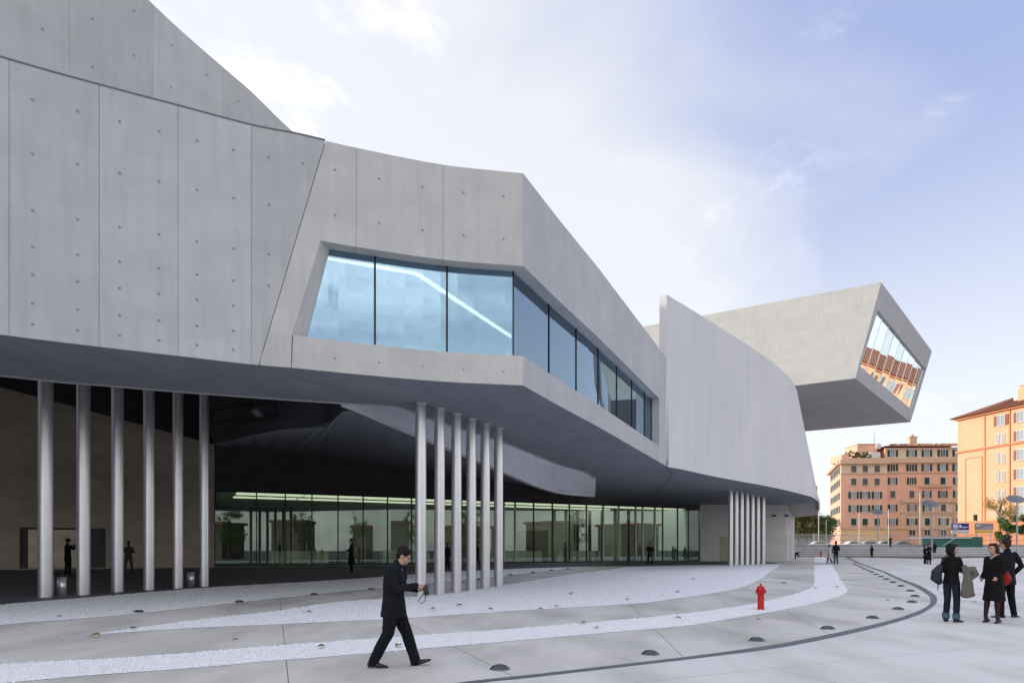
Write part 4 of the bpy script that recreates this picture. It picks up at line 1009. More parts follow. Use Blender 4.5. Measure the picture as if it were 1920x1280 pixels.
FB('cornice', F1, fx(1618), fx(1657), 2.8, 9.2, zz(829), zz(828), M['trimp'], b1)
FB('parapet', F1, .2, fx(1592), .2, 6, zz(864), zz(851), M['brickp'], b1); FB('parapet', F1, fx(1592), split, .2, .5, zz(864), zz(858), M['trimp'], b1)
FB('shed', F1, fx(1636), fx(1653), .8, 3, zz(860), zz(846), M['wframe'], b1)
FB('antenna', F1, fx(1656)-.04, fx(1656)+.04, 4, 4.08, zz(829), zz(808), M['wire'], b1)
MB().ball(F1 @ Vector((fx(1648), .5, zz(836))), (.7, .25, .7)).build('satellite_dish', M['wframe'], b1)

# block two: orange block along the right
b2 = empty('apartment_building', (86, 122, 1.8), 0, 'bright orange apartment block with brown shutters and tiled eaves at the right edge', 'building')
p0, p1 = Vector((85.0, 130.2)), Vector((88.0, 117.2)); dd = (p1-p0).normalized(); F2 = fm_((*p0, 0), dd)
if (F2.to_3x3() @ Vector((0, 1, 0))).x < 0: pass
ZE = CAMZ+25.0
def fx2(px):       # facade coordinate seen at column px
    k = (px-960)/1280; return (k*p0.y-p0.x)/(dd.x-k*dd.y)
def z2(px, py):
    x_ = fx2(px); D = p0.y+dd.y*x_; return CAMZ+(1031-py)/1280*D
L2 = 40.
q = [F2 @ Vector(c_) for c_ in ((0, 0, 0), (L2, 0, 0), (L2, 16, 0), (0, 16, 0))]
MB().prism([(a_.x, a_.y) for a_ in q], 1.7, ZE).build('wall', M['orangep'], b2)
FB('cornice', F2, -.3, L2, -.25, 0, z2(1798, 848)-.15, z2(1798, 848)+.15, M['trimo'], b2)
FB('cornice', F2, -.3, L2, -.5, 0, ZE-.35, ZE-.05, M['trimo'], b2)
FB('base_course', F2, -.05, L2, -.18, 0, 1.8, z2(1798, 978), M['trimo'], b2)
for x0, x1, y0, y1 in ((1810, 1811, 857, 978), (1841, 1842, 857, 978), (1810, 1842, 857, 858)):
    z_a, z_b = z2(1825, y0), z2(1825, y1); FB('moulding', F2, fx2(x0), fx2(x1)+.04, -.08, 0, min(z_a, z_b), max(z_a, z_b), M['trimo'], b2)
FB('pilaster', F2, fx2(1846), fx2(1848), -.12, 0, 1.8, ZE-.4, M['trimo'], b2); FB('pilaster', F2, fx2(1893), fx2(1895), -.16, 0, 1.8, ZE-.4, M['trimo'], b2)
F2w = F2 @ Matrix.Translation((0, -.03, 0))
win(b2, F2w, fx2(1877.5), z2(1877, 788), 1.3, 1.8, 'o', 'brownsh', 'wpane')
for y in (822, 858, 892.6, 928.5, 964):
    for x in (1871.5, 1881.5): win(b2, F2w, fx2(x), z2(x, y), .42, 1.7, 'n', 'brownsh', 'wpane')
xx = fx2(1914); zsr = [z2(1914, y) for y in (781, 816, 852, 888, 922, 956)]
i = 0
while xx < L2-1.5:
    for z in zsr: win(b2, F2w, xx, z, 1.15, 1.75, 'o', 'brownsh' if (i % 3) != 1 else 'greysh', 'wpane')
    xx += 3.6; i += 1
rf2 = MB(); E = [F2 @ Vector(c_) for c_ in ((-1.0, -1.0, ZE), (L2+1, -1.0, ZE), (L2+1, 8, ZE+3.6), (6, 8, ZE+3.6), (-1.0, 17, ZE), (L2+1, 17, ZE))]
rf2.quad(E[0], E[1], E[2], E[3]); rf2.quad(E[0], E[3], E[4]); rf2.quad(E[4], E[3], E[2], E[5]); rf2.quad(E[0], E[4], E[5], E[1])
for i in range(60):
    x_ = -.8+i*.7
    if x_ < L2: rf2.tube([F2 @ Vector((x_, -1.0, ZE+.05)), F2 @ Vector((max(x_, 6), 8, ZE+3.65))], .06, 4, False)
rf2o = rf2.build('roof', M['tile'], b2)
cxx = fx2(1899); MB().box((cxx, 3, ZE+1.9), (2.2, 1.4, 3.2), 0, F2).box((cxx, 3, ZE+3.6), (1.4, 1.2, .5), 0, F2).box((cxx, 3, ZE+4.0), (1.7, 1.4, .2), 0, F2).build('chimney', M['orangep'], rf2o)
MB().box((fx2(1875), 4, ZE+2.0), (1, .8, 1.6), 0, F2).build('chimney', M['wframe'], rf2o)

# buildings behind the photographer, seen only mirrored in the glazed front
def plain_block(x, y, w, d, h, m, lab, rz=0):
    t = empty('barrack_building', (x, y, 0), rz, lab, 'building', 'old blocks reflected in the glazed front')
    link('wall', MB().box((0, 0, h/2), (w, d, h)).mesh('wall', M[m]), t, local=True)
    link('roof', MB().box((0, 0, h+.2), (w+1, d+1, .5)).mesh('roof', M['tile']), t, local=True)
    wm = MB().box((0, 0, 0), (1.4, .1, 2.0)).mesh('window', M['wpane_d'])
    for i in range(int(w/4)):
        for k in range(max(1, int(h/3.6))): link('window', wm, t, Matrix.Translation((-w/2+2.4+i*4, d/2+.05, 2.2+k*3.5)), local=True)
M['dimwall'] = noisy('dim_olive_render', (.17, .155, .12), (.12, .11, .09), nscale=.5, bump=0)
for i, (x, y, w, h, rz) in enumerate(((22, -34, 7, 6.5, -.6), (36, -30, 9, 7.2, -.7), (52, -20, 6.5, 6.4, -.8), (63, -12, 9, 7.4, -.85), (76, -2, 7, 6.6, -1.), (88, 8, 9, 7.8, -1.1), (97, 22, 12, 7.2, -1.3))):
    plain_block(x, y, w, 7, h, 'dimwall', ordw[i].replace('nearest', 'leftmost')+' dim olive block counted from the left in the mirror image', rz+math.pi*0)
# ------------------------------------------------------------------ trees, hill, leaves
def tree(x, y, z, h, cr, m, lab, seed, n=2600, ls=.16, cz=None, squash=1.15, group=None, name='tree', trunkr=.16):
    r_ = np.random.default_rng(seed); t = empty(name, (x, y, z), 0, lab, 'tree', group)
    tr = MB(); ch = cz or h*.62
    tr.tube([(0, 0, -.1), (.05, .03, h*.25), (-.04, .02, h*.55), (0, 0, h*.85)], [trunkr, trunkr*.8, trunkr*.55, trunkr*.2], 9)
    link('trunk', tr.mesh('trunk', M['bark'], True), t, local=True)
    cl = []
    for i in range(16):
        a_ = r_.uniform(0, 6.28); rr = cr*math.sqrt(r_.uniform(.05, .75)); zc = ch+r_.uniform(-1, 1)*(h-ch)*.75
        k = math.sqrt(max(.05, 1-((zc-ch)/(h-ch+.01))**2)); c = Vector((rr*k*math.cos(a_), rr*k*math.sin(a_), zc)); cl.append((c, cr*r_.uniform(.25, .45)))
    br = MB()
    for c, _ in cl: br.tube([(0, 0, max(h*.2, c.z-cr*.8)), tuple(c*.55+Vector((0, 0, (c.z-cr*.3)*.45))), tuple(c)], [trunkr*.4, trunkr*.25, .02], 5)
    link('branch', br.mesh('branch', M['bark']), t, local=True)['kind'] = 'stuff'
    V = []; Fc = []
    for i in range(n):
        c, rad = cl[int(r_.integers(len(cl)))]
        d = r_.normal(size=3); d /= np.linalg.norm(d); p = np.array(c)+d*rad*(r_.uniform(.2, 1.15))*np.array((1, 1, squash*.8))
        u = r_.normal(size=3); u /= np.linalg.norm(u); w = np.cross(u, r_.normal(size=3)); w /= np.linalg.norm(w)+1e-9; s_ = ls*r_.uniform(.6, 1.3)
        k = len(V); V += [tuple(p-u*s_), tuple(p+w*s_*.5), tuple(p+u*s_), tuple(p-w*s_*.5)]; Fc.append((k, k+1, k+2, k+3))
    mb = MB(); mb.v = V; mb.f = Fc
    me = bpy.data.meshes.new('crown'); me.from_pydata(V, [], Fc); me.materials.append(m)
    link('crown', me, t, local=True)['kind'] = 'stuff'
p = at(1888, 0, 98); tree(p.x, p.y, 1.8, 5.4, 1.5, M['leafg'], 'dense green tree right of the grey notice board', 1, 5200, .14, cz=2.9)
p = at(1932, 0, 97); tree(p.x, p.y, 1.8, 5.6, 1.5, M['leafg'], 'green tree cut by the right edge of the picture behind the lamp', 2, 5200, .14, cz=2.9)
p = at(1875, 0, 104); tree(p.x, p.y, 1.8, 8.6, 2.4, M['leafy'], 'thin yellow leaved tree before the orange block', 3, 1500, .13, cz=5.8)
for i, (px, D, h, cr, mm, lab) in enumerate([(1497, 125, 8.0, 3.2, 'leafo', 'olive and yellow tree just right of the museum pier'), (1512, 130, 8.2, 3.4, 'leafo', 'olive bushy tree second from the museum pier'), (1480, 128, 9, 3.6, 'leafo', 'olive tree half hidden by the museum pier'), (1530, 140, 7.5, 3.4, 'leafg', 'dark green tree between the museum overhang and the far block'), (1545, 150, 7.2, 3.0, 'leafg', 'dark green tree touching the left corner of the far block'), (1521, 175, 11.0, 5, 'leafg', 'tall dark tree farthest back in the street gap')]):
    p = at(px, 0, D); tree(p.x, p.y, 1.8, h, cr, M[mm], lab, 10+i, 3500, .24, group='trees in the street gap')
for i, (x, y) in enumerate([(14, -14), (26, -12), (40, -8), (50, 4), (64, 8), (74, 22)]):
    tree(x, y, 0, 8.6+i*.4, 2.6, M['leafg'], ordw[i].replace('nearest', 'leftmost')+' tree counted from the left in the mirror image', 30+i, 1300, .17, group='trees reflected in the glazed front')
# terrace plants on block one
F_ = F1
for i in range(5):
    q = F1 @ Vector((fx(1593+i*9), 1.0, zz(861)))
    tree(q.x, q.y, q.z, 1.9+.4*(i % 2), .8, M['leafg'], ['leftmost bush on the roof terrace of the pink block', 'second bush from the left on the roof terrace', 'middle bush on the roof terrace', 'fourth bush from the left on the roof terrace', 'rightmost bush on the roof terrace beside the white shed'][i], 50+i, 500, .14, cz=.9, group='terrace bushes', name='bush', trunkr=.04)
hl = MB(); hx = np.linspace(120, 420, 40); base_ = []
for i, x in enumerate(hx): base_.append((x, 700+10*math.sin(i), 0))
hn = MB(); R = []
for i, x in enumerate(hx):
    hgt = 26+7*math.sin(i*.7)+5*math.sin(i*1.9+1)
    R.append([(x, 640, 0), (x, 690, hgt*.7), (x, 740, hgt), (x, 820, 0)])
hn.rings(R); tag(hn.build('hill', M['hill'], None, True), kind='structure')
def leaf(px, py, s_, m, lab, a_, grp='fallen leaves'):
    p = gnd(px, py); mb = MB(); n = 9; top = []
    for j in range(n):
        t = j/(n-1); w = math.sin(math.pi*t)**.8*.42
        top.append((t-.5, w, .18*math.sin(t*3.1)+.25*w))
    Rr = []
    for (x, w, z) in top: Rr.append([(x, -w, z+.12*w), (x, 0, z*.5), (x, w, z+.12*w), (x, 0, z*.5+.03)])
    mb.rings(Rr); mb.tube([(-.5, 0, .02), (-.85, .1, .05)], .02, 4)
    mb.v = [(x*s_, y*s_, z*s_) for x, y, z in mb.v]
    o = link('fallen_leaf', mb.mesh('fallen_leaf', M[m], True), None, Matrix.Translation((p.x, p.y, p.z+.035)) @ Matrix.Rotation(a_, 4, 'Z')); tag(o, lab, 'leaf', grp)
for q in [(603, 1216, .13, 'leafb', 'orange brown leaf on the front gravel band, left of the walking man', .4), (747, 1214, .13, 'leafb', 'brown leaf on the gravel between the legs of the walking man', 1.2), (179, 1195, .17, 'leafyl', 'yellow green leaf lying on the inner path near the left edge', .2), (1117, 1180, .11, 'leafb', 'brown leaf on the front gravel, midway between the walking man and the hydrant', 2), (1095, 1171, .12, 'leafb', 'pale brown leaf at the gravel edge, just left of its darker neighbour', .1), (1272, 1161, .12, 'leafd', 'dark leaf on the front gravel, left of the hydrant', .3), (250, 1181, .12, 'leafd', 'dark leaf at the pointed left end of the middle gravel', .9), (579, 1150, .14, 'leafd', 'dark leaf on the middle gravel left of the walking man', .3), (812, 1144, .14, 'leafd', 'dark leaf just right of the foot of the nearest slender column', .1), (862, 1137, .15, 'leafd', 'dark leaf below the third slender column', .6), (919, 1144, .13, 'leafd', 'dark leaf below the fifth slender column', 2.2), (1014, 1144, .13, 'leafb', 'brownish leaf right of the slender columns', .5), (1044, 1139, .13, 'leafb', 'rust leaf farther right of the slender columns', 1.1), (1071, 1115, .15, 'leafd', 'dark leaf in the middle of the wide white gravel', .2), (1177, 1126, .14, 'leafd', 'dark leaf near the front edge of the wide gravel', .9), (1271, 1112, .14, 'leafd', 'dark leaf on the wide gravel left above the hydrant', .4), (1300, 1087, .15, 'leafd', 'dark leaf on the wide gravel before the pier', .4), (1470, 1095, .18, 'leafb', 'brown leaf on the path right above the hydrant', .1), (1529, 1104, .13, 'leafd', 'dark leaf at the inner bend of the gravel strip', 1.4), (1570, 1102, .13, 'leafd', 'dark leaf at the outer bend of the gravel strip', .3), (1827, 1131, .10, 'leafd', 'tiny dark leaf on the plaza between the two women', .3), (1423, 1164, .09, 'leafd', 'tiny dark leaf on the paving below the hydrant', .3), (111, 1158, .10, 'leafd', 'tiny dark leaf on the inner gravel, far left', .3), (442, 1203, .10, 'leafd', 'small grey leaf on the inner path', .8), (1665, 1128, .09, 'leafd', 'tiny leaf on the paving inside the drain bend', .3)]:
    leaf(*q)

# ------------------------------------------------------------------ people
SK = noisy('skin', (.52, .31, .22), (.45, .26, .18), nscale=20, bump=0, rough=.55, objc=True)
def cloth(name, c, c2=None, rough=.85):
    return noisy(name, c, c2 or tuple(v*.7 for v in c), nscale=9, bump=.35, bscale=60, rough=rough, objc=True, spec=.15)
CL = dict(navy=cloth('navy_suit', (.012, .013, .020)), navyt=cloth('navy_trousers', (.010, .011, .016)), black=cloth('black_wool', (.010, .010, .011)), jeans=cloth('dark_denim', (.018, .024, .042)), denim=cloth('turned_denim', (.09, .15, .20)), coatg=cloth('taupe_coat', (.16, .145, .125)), plum=cloth('plum_tights', (.055, .022, .030)), redb=cloth('red_bag', (.30, .012, .015), rough=.5), leather=mat('black_leather', (.012, .012, .014), .35, 0, .5), bag=mat('dark_bag', (.022, .024, .032), .5), hairk=noisy('black_hair', (.008, .007, .006), (.014, .011, .009), (1, 1, 1), 60, bump=.8, bscale=90, rough=.6, objc=True, spec=.2), hairr=noisy('auburn_hair', (.045, .012, .012), (.028, .008, .008), (1, 1, 1), 60, bump=.8, bscale=90, rough=.55, objc=True, spec=.3), grey=cloth('grey_green_cloth', (.06, .062, .055)), white=cloth('white_coat', (.62, .60, .58)), jblue=cloth('blue_jeans', (.05, .075, .13)), shirt=cloth('pale_shirt', (.55, .55, .55)))
tex = bpy.data.textures.new('folds', 'CLOUDS'); tex.noise_scale = .11; tex.noise_depth = 2
def part(name, mb, m, root, vox, fold=0, sm=4):
    o = link(name, mb.mesh(name, m, True), root, local=True)
    if vox:
        r = o.modifiers.new('remesh', 'REMESH'); r.mode = 'VOXEL'; r.voxel_size = vox; r.use_smooth_shade = True
        s_ = o.modifiers.new('smooth', 'SMOOTH'); s_.factor = .5; s_.iterations = sm
        if fold:
            d = o.modifiers.new('fold', 'DISPLACE'); d.texture = tex; d.strength = fold; d.mid_level = .5; d.texture_coords = 'LOCAL'
    return o
def vec(p): return Vector(p)
def hand(mb, w, d, up, side, k=1., curl=.6, fine=True):
    """palm and five fingers from wrist w along d; up = back of hand; side = thumb direction"""
    d = Vector(d).normalized(); up = Vector(up); up = (up-d*up.dot(d)).normalized(); s_ = Vector(side); s_ = (s_-d*s_.dot(d)-up*s_.dot(up)).normalized(); w = Vector(w)
    mb.tube([w-d*.03*k, w+d*.02*k, w+d*.085*k], [(.026*k, .026*k), (.026*k, .034*k), (.020*k, .040*k)] if abs(s_.y) > .5 else [(.026*k, .026*k), (.034*k, .026*k), (.040*k, .020*k)], 10)
    for i, (o_, ln) in enumerate(((.030, .070), (.010, .080), (-.010, .074), (-.030, .058))):
        b = w+d*.08*k+s_*o_*k; ln *= k; c = curl+.08*i
        d2 = (d*math.cos(c)-up*math.sin(c)); d3 = (d*math.cos(c*2.1)-up*math.sin(c*2.1))
        mb.tube([b-d*.02*k, b, b+d2*ln*.5, b+d2*ln*.5+d3*ln*.5], [.0095*k, .0095*k, .0085*k, .007*k], 7)
    b = w+d*.02*k+s_*.03*k; dt = (d*.7+s_*.7-up*.25).normalized(); mb.tube([b-s_*.02*k, b+dt*.035*k, b+dt*.035*k+(d*.95-up*.3).normalized()*.035*k], [.012*k, .011*k, .009*k], 7)

def person(x, y, z, rz, h, lab, J=None, top='jacket', topm='navy', legm='navyt', hair='short', hairm='hairk', vox=.014, skirt=None, female=False, group=None, shoem='leather', heels=0, build=1.0, extra=None, headpose=(0, 0, 0), bootm=None, loose=1.0):
    """local frame: +x forward, +y left"""
    k = h/1.75; J = dict(J or {}); t = empty('person', (x, y, z), rz, lab, 'person', group)
    D = dict(pel=(0, 0, .93), hl=(0, .09, .90), hr=(0, -.09, .90), kl=(.03, .10, .49), kr=(.03, -.10, .49), al=(-.02, .11, .09), ar=(-.02, -.11, .09), sl=(0, .175, 1.405), sr=(0, -.175, 1.405), el=(-.03, .25, 1.14), er=(-.03, -.25, 1.14), wl=(.05, .25, .89), wr=(.05, -.25, .89), nk=(.0, 0, 1.50), hd=(.03, 0, 1.635), ch=(0, 0, 1.25), ws=(0, 0, 1.06), fl=(1, .12, 0), fr=(1, -.12, 0))
    D.update(J); V = {a_: Vector(b_)*(k if a_ not in ('fl', 'fr') else 1) for a_, b_ in D.items() if a_ not in ('hem', 'deep')}
    s_ = (.92 if female else 1.)*build; fine = vox < .013
    if female:
        for q_ in ('sl', 'sr', 'el', 'er'): V[q_].y *= .86
    body = MB()
    # head: skull, jaw, nose, ears, neck
    Rh = (Matrix.Rotation(headpose[2], 3, 'Z') @ Matrix.Rotation(headpose[1], 3, 'Y') @ Matrix.Rotation(headpose[0], 3, 'X'))
    H = V['hd']
    def hp(x, y, z): return H+Rh @ (Vector((x, y, z))*k)
    body.ball(hp(-.008, 0, .025), (.095*k, .074*k, .098*k), 16, 12, Rh)
    body.ball(hp(.022, 0, -.045), (.068*k, .056*k, .072*k), 14, 10, Rh); body.ball(hp(.055, 0, -.088), (.026*k, .026*k, .022*k), 10, 8, Rh)
    body.ball(hp(.083, 0, .012), (.018*k, .055*k, .014*k), 10, 8, Rh)
    body.tube([hp(.088, 0, .015), hp(.105, 0, -.018), hp(.108, 0, -.028)], [.008*k, .012*k, .013*k], 8)
    body.ball(hp(.084, 0, -.055), (.016*k, .026*k, .008*k), 8, 6, Rh); body.ball(hp(.080, 0, -.068), (.017*k, .022*k, .008*k), 8, 6, Rh)
    for sg in (-1, 1):
        body.ball(hp(-.012, sg*.076, -.005), (.020*k, .009*k, .032*k), 8, 6, Rh); body.ball(hp(.05, sg*.045, -.03), (.03*k, .022*k, .03*k), 8, 6, Rh)
    body.tube([tuple(V['nk']-Vector((0, 0, .08*k))), tuple(V['nk']), tuple(hp(-.012, 0, -.06))], [.058*k*s_, .052*k*s_, .050*k*s_], 12)
    body.tube([V['ws'], V['ch'], V['nk']-Vector((0, 0, .12*k))], [(.08*k, .11*k), (.08*k, .12*k), (.04*k, .06*k)], 12)
    body.tube([V['pel'], V['ws']], [(.08*k, .12*k), (.08*k, .11*k)], 12)
    for a_ in 'lr':
        body.tube([V['s'+a_], V['e'+a_], V['w'+a_]], [.04*k, .034*k, .025*k], 10)
        body.tube([V['h'+a_], V['k'+a_], V['a'+a_]], [.065*k, .048*k, .033*k], 10)
        body.tube([V['s'+a_]-Vector((0, 0, .02*k)), V['nk']-Vector((0, 0, .12*k))], [.03*k, .03*k], 8)
        dh = J.get('hand'+a_) or (V['w'+a_]-V['e'+a_]); sg = 1 if a_ == 'l' else -1
        if fine: hand(body, V['w'+a_], dh, J.get('back'+a_) or (0, sg, .2), (1, 0, .1) if not J.get('thumb'+a_) else J['thumb'+a_], k*(.9 if female else 1))
        else: body.tube([V['w'+a_], V['w'+a_]+Vector(dh).normalized()*.13*k], [.028*k, .022*k], 8)
    b_o = part('body', body, SK, t, min(vox, .008 if fine else .016), 0, 2)
    if fine:
        ey = MB()
        for sg in (-1, 1): ey.ball(hp(.083, sg*.032, .0), (.007*k, .014*k, .006*k), 8, 6, Rh)
        link('eyes', ey.mesh('eyes', M['black'], True), t, local=True)
        eb = MB()
        for sg in (-1, 1): eb.tube([hp(.092, sg*.016, .022), hp(.088, sg*.048, .024)], .0045*k, 6)
        link('eyebrows', eb.mesh('eyebrows', CL[hairm], True), t, local=True)
    # hair
    hm = MB()
    if hair == 'short':
        hm.ball(hp(-.022, 0, .048), (.104*k, .086*k, .092*k), 16, 12, Rh); hm.ball(hp(.03, 0, .098), (.068*k, .066*k, .036*k), 14, 8, Rh); hm.ball(hp(-.055, 0, .0), (.062*k, .070*k, .075*k), 12, 8, Rh)
        rr_ = random.Random(3)
        for i in range(26):
            a_ = rr_.uniform(-2.2, 2.2)+math.pi; e_ = rr_.uniform(.3, 1.4); hm.ball(hp(-.02+.092*math.cos(a_)*math.cos(e_)*1.05, .078*math.sin(a_)*math.cos(e_), .055+.085*math.sin(e_)), (.022*k,)*3, 6, 5)
    elif hair == 'bob':
        hm.ball(hp(-.036, 0, .045), (.102*k, .090*k, .092*k), 16, 12, Rh); hm.ball(hp(-.062, 0, -.03), (.070*k, .092*k, .095*k), 14, 10, Rh)
        for sg in (-1, 1): hm.tube([hp(.01, sg*.072, .06), hp(-.018, sg*.084, -.02), hp(-.028, sg*.080, -.095)], [.026*k, .032*k, .024*k], 8)
        hm.ball(hp(.035, 0, .098), (.066*k, .072*k, .034*k), 12, 8, Rh)
    if hair != 'none': part('hair', hm, CL[hairm], t, min(vox, .010) if fine else .018, .006, 2)
    # trousers / legs
    lg = MB(); r0 = .092*k*s_*loose; 
    if legm:
        lg.tube([V['pel']+Vector((0, 0, .10*k)), V['pel'], V['pel']-Vector((0, 0, .06*k))], [(.105*k*s_, .145*k*s_), (.115*k*s_, .16*k*s_), (.10*k*s_, .15*k*s_)], 16)
        for a_ in 'lr':
            an = V['a'+a_]; kn = V['k'+a_]; hp_ = V['h'+a_]
            if bootm: lg.tube([hp_, (hp_+kn)/2, kn], [r0, r0*.88, .068*k*s_], 14); 
            else: lg.tube([hp_, hp_*.5+kn*.5, kn, kn*.5+an*.5, an-Vector((0, 0, .015*k))], [r0, r0*.93, .072*k*s_*loose, .066*k*loose, .062*k*loose], 14)
        part('trousers' if not female or not skirt else 'tights', lg, CL[legm], t, vox, .014 if not bootm else 0)
    if bootm:
        bo = MB()
        for a_ in 'lr': bo.tube([V['k'+a_]-Vector((0, 0, .02)), V['k'+a_]*.6+V['a'+a_]*.4, V['a'+a_]], [.060*k, .058*k, .040*k], 12)
        part('stockings', bo, CL[bootm], t, vox, .006)
    # shoes
    for a_ in 'lr':
        sh = MB(); an = V['a'+a_]; f = Vector(D['f'+a_]).normalized(); pitch = f.z; f2 = f; up = Vector((0, 0, 1)); up = (up-f2*up.dot(f2)).normalized()
        base_ = an-up*.055*k*(1+heels)
        sh.tube([base_-f2*.05*k, base_+f2*.02*k, base_+f2*.10*k-up*(.012+.03*heels)*k, base_+f2*.20*k-up*(.022+.05*heels)*k], [(.040*k, .038*k), (.044*k, .040*k), (.032*k, .046*k), (.018*k, .034*k)], 12)
        sh.tube([an, base_], [.045*k, .042*k], 10)
        if heels: sh.tube([base_-f2*.06*k, base_-f2*.065*k-up*.055*k], [.016*k, .008*k], 6)
        else: sh.box(tuple(base_-f2*.045*k-up*.035*k), (.065*k, .06*k, .025*k))
        part('shoe', sh, CL[shoem], t, min(vox, .009) if fine else .02, 0, 2)
    # top
    tp = MB(); hem = {'jacket': .74, 'sweater': .86, 'coat': .48, 'longcoat': .34}[top]*k; P0 = V['pel']
    if 'hem' in J: hem = J['hem']*k
    fl_ = 1.0 if top in ('sweater',) else (1.08 if top == 'jacket' else 1.0)
    waist = .118*k*s_ if not female else .112*k*s_
    ax = [Vector((P0.x, P0.y, hem)), Vector((P0.x, P0.y, max(hem+.05, .93*k))), V['ws'], V['ch'], (V['sl']+V['sr'])/2-Vector((0, 0, .02*k)), V['nk']-Vector((0, 0, .015*k))]
    lowr = (.142*k*fl_*s_, .178*k*fl_*s_) if top in ('jacket', 'sweater') else (.19*k*s_, .215*k*s_)
    deep = J.get('deep', 1.)
    rad = [lowr, (.135*k*s_, .172*k*s_), (waist*1.05, .150*k*s_), (.130*k*s_, .178*k*s_), (.098*k*s_, .160*k*s_), (.062*k, .068*k)]
    rad = [(a_*deep, b_) for a_, b_ in rad[:-1]]+rad[-1:]
    tp.tube(ax, rad, 20, False)
    for a_ in 'lr': tp.tube([V['s'+a_], (V['s'+a_]+V['e'+a_])/2, V['e'+a_], V['w'+a_]-(V['w'+a_]-V['e'+a_]).normalized()*.01], [.064*k*s_, .064*k*s_, .058*k*s_, .047*k*s_], 12)
    if female: 
        for sg in (-1, 1): tp.ball(V['ch']+Vector((.085, sg*.07, .03))*k, (.06*k, .065*k, .065*k), 10, 8)
    part({'jacket': 'jacket', 'sweater': 'sweater', 'coat': 'coat', 'longcoat': 'coat'}[top], tp, CL[topm], t, vox, .016 if fine else .02)
    col = MB(); 
    if top != 'sweater': col.tube([V['nk']+Vector((-.02, 0, -.045*k)), V['nk']+Vector((-.016, 0, .012*k))], [.080*k, .064*k], 16); part('collar', col, CL[topm], t, min(vox, .009), 0, 2)
    else: col.tube([V['nk']+Vector((0, 0, -.05*k)), V['nk']+Vector((.005, 0, .05*k))], [.070*k, .060*k], 16); part('collar', col, CL[topm], t, min(vox, .009), .004, 2)
    if extra: extra(t, V, k, hp)
    return t

# 1 walking man, seen from his right side (walks towards +x)
p = gnd(741, 1252)
def phone(t, V, k, hp):
    link('glasses', MB().tube([hp(.10, .05, .004), hp(.104, 0, .006), hp(.10, -.05, .004), hp(.03, -.08, .008)], .003, 6, False).mesh('glasses', M['frame']), t, local=True)
    c = V['wr']
    cm = MB().box((c.x+.13, .0, c.z+.015), (.075, .13, .10)).tube([(c.x+.15, 0, c.z+.01), (c.x+.24, 0, c.z-.0)], .038, 14, False)
    link('shirt_cuff', MB().tube([V['wl']-Vector((.015, 0, 0)), V['wl']+Vector((.018, -.004, .0))], .036, 12, False).mesh('shirt_cuff', CL['shirt'], True), t, local=True)
JW = dict(pel=(-.02, 0, .915), hl=(-.02, .085, .89), hr=(-.03, -.085, .89), kr=(-.08, -.10, .50), ar=(-.285, -.10, .115), kl=(.15, .09, .49), al=(.275, .09, .10), fr=(1, 0, -.10), fl=(.93, 0, .30), deep=1.22, hem=.72, sl=(.07, .16, 1.40), sr=(-.06, -.175, 1.40), er=(.06, -.25, 1.13), wr=(.32, -.10, 1.17), el=(.10, .20, 1.12), wl=(.33, .05, 1.11), nk=(.055, 0, 1.475), hd=(.125, 0, 1.585), ch=(-.01, 0, 1.24), ws=(-.02, 0, 1.05), backr=(.1, -.6, .7), backl=(.2, .6, -.3), thumbr=(0, .5, .8), thumbl=(0, -.3, 1), handr=(.75, .35, -.25), handl=(.8, -.3, .1))
wman = person(p.x-.02, p.y+.1, p.z, .0, 1.72, 'man in dark suit striding right, looking down at the camera in his hands', JW, hair='short', vox=.009, headpose=(0, math.radians(24), 0), extra=phone, build=1.0, loose=1.22, group=None)
# the camera he holds is a thing of its own
w0 = Vector((p.x-.02, p.y+.1, p.z))
cmr = empty('camera_body', w0+Vector((.445, -.01, 1.10)), 0, 'small black camera held in both hands by the striding man', 'camera')
o = MB().box((0, 0, 0), (.06, .13, .085)).box((-.005, 0, .05), (.05, .05, .025)).mesh('housing', CL['leather']); o = link('housing', o, cmr, local=True); b_ = o.modifiers.new('b', 'BEVEL'); b_.width = .008; b_.segments = 2
link('lens', MB().tube([(.0, 0, -.03), (.0, 0, -.085)], .036, 16, False).mesh('lens', M['black']), cmr, local=True)
link('strap', MB().tube([(-.02, -.06, -.03), (-.10, -.08, -.16), (-.06, -.07, -.205), (-.01, -.065, -.16), (-.01, -.06, -.03)], .006, 6).mesh('strap', CL['leather']), cmr, local=True)

# 2 woman in black turtleneck, seen from behind-left, facing right
p = gnd(1784, 1165)
JT = dict(kl=(.03, .10, .49), kr=(.02, -.10, .49), el=(.05, .25, 1.15), wl=(.24, .20, 1.12), er=(.02, -.25, 1.15), wr=(.24, -.20, 1.10), hd=(.035, 0, 1.63), fl=(1, .3, 0), fr=(1, -.2, 0), handr=(1, .2, -.3), handl=(1, 0, 0), backr=(0, -.3, 1), backl=(0, .3, 1))
def w1x(t, V, k, hp):
    cf = MB()
    for a_ in 'lr': cf.tube([V['a'+a_]+Vector((0, 0, .11*k)), V['a'+a_]-Vector((0, 0, .01))], .078*k, 14, False)
    part('turned_cuff', cf, CL['denim'], t, .01, .006, 2)
w1 = person(p.x, p.y, p.z, .55, 1.68, 'woman in black turtleneck and rolled up dark jeans with a coat over her arm', JT, top='sweater', topm='black', legm='jeans', hair='bob', vox=.010, female=True, extra=w1x, headpose=(0, math.radians(6), -.72), build=1.04, loose=1.0)
def wl(root_xy, rz, v): c_, s_ = math.cos(rz), math.sin(rz); return Vector((root_xy.x+v[0]*c_-v[1]*s_, root_xy.y+v[0]*s_+v[1]*c_, root_xy.z+v[2]))
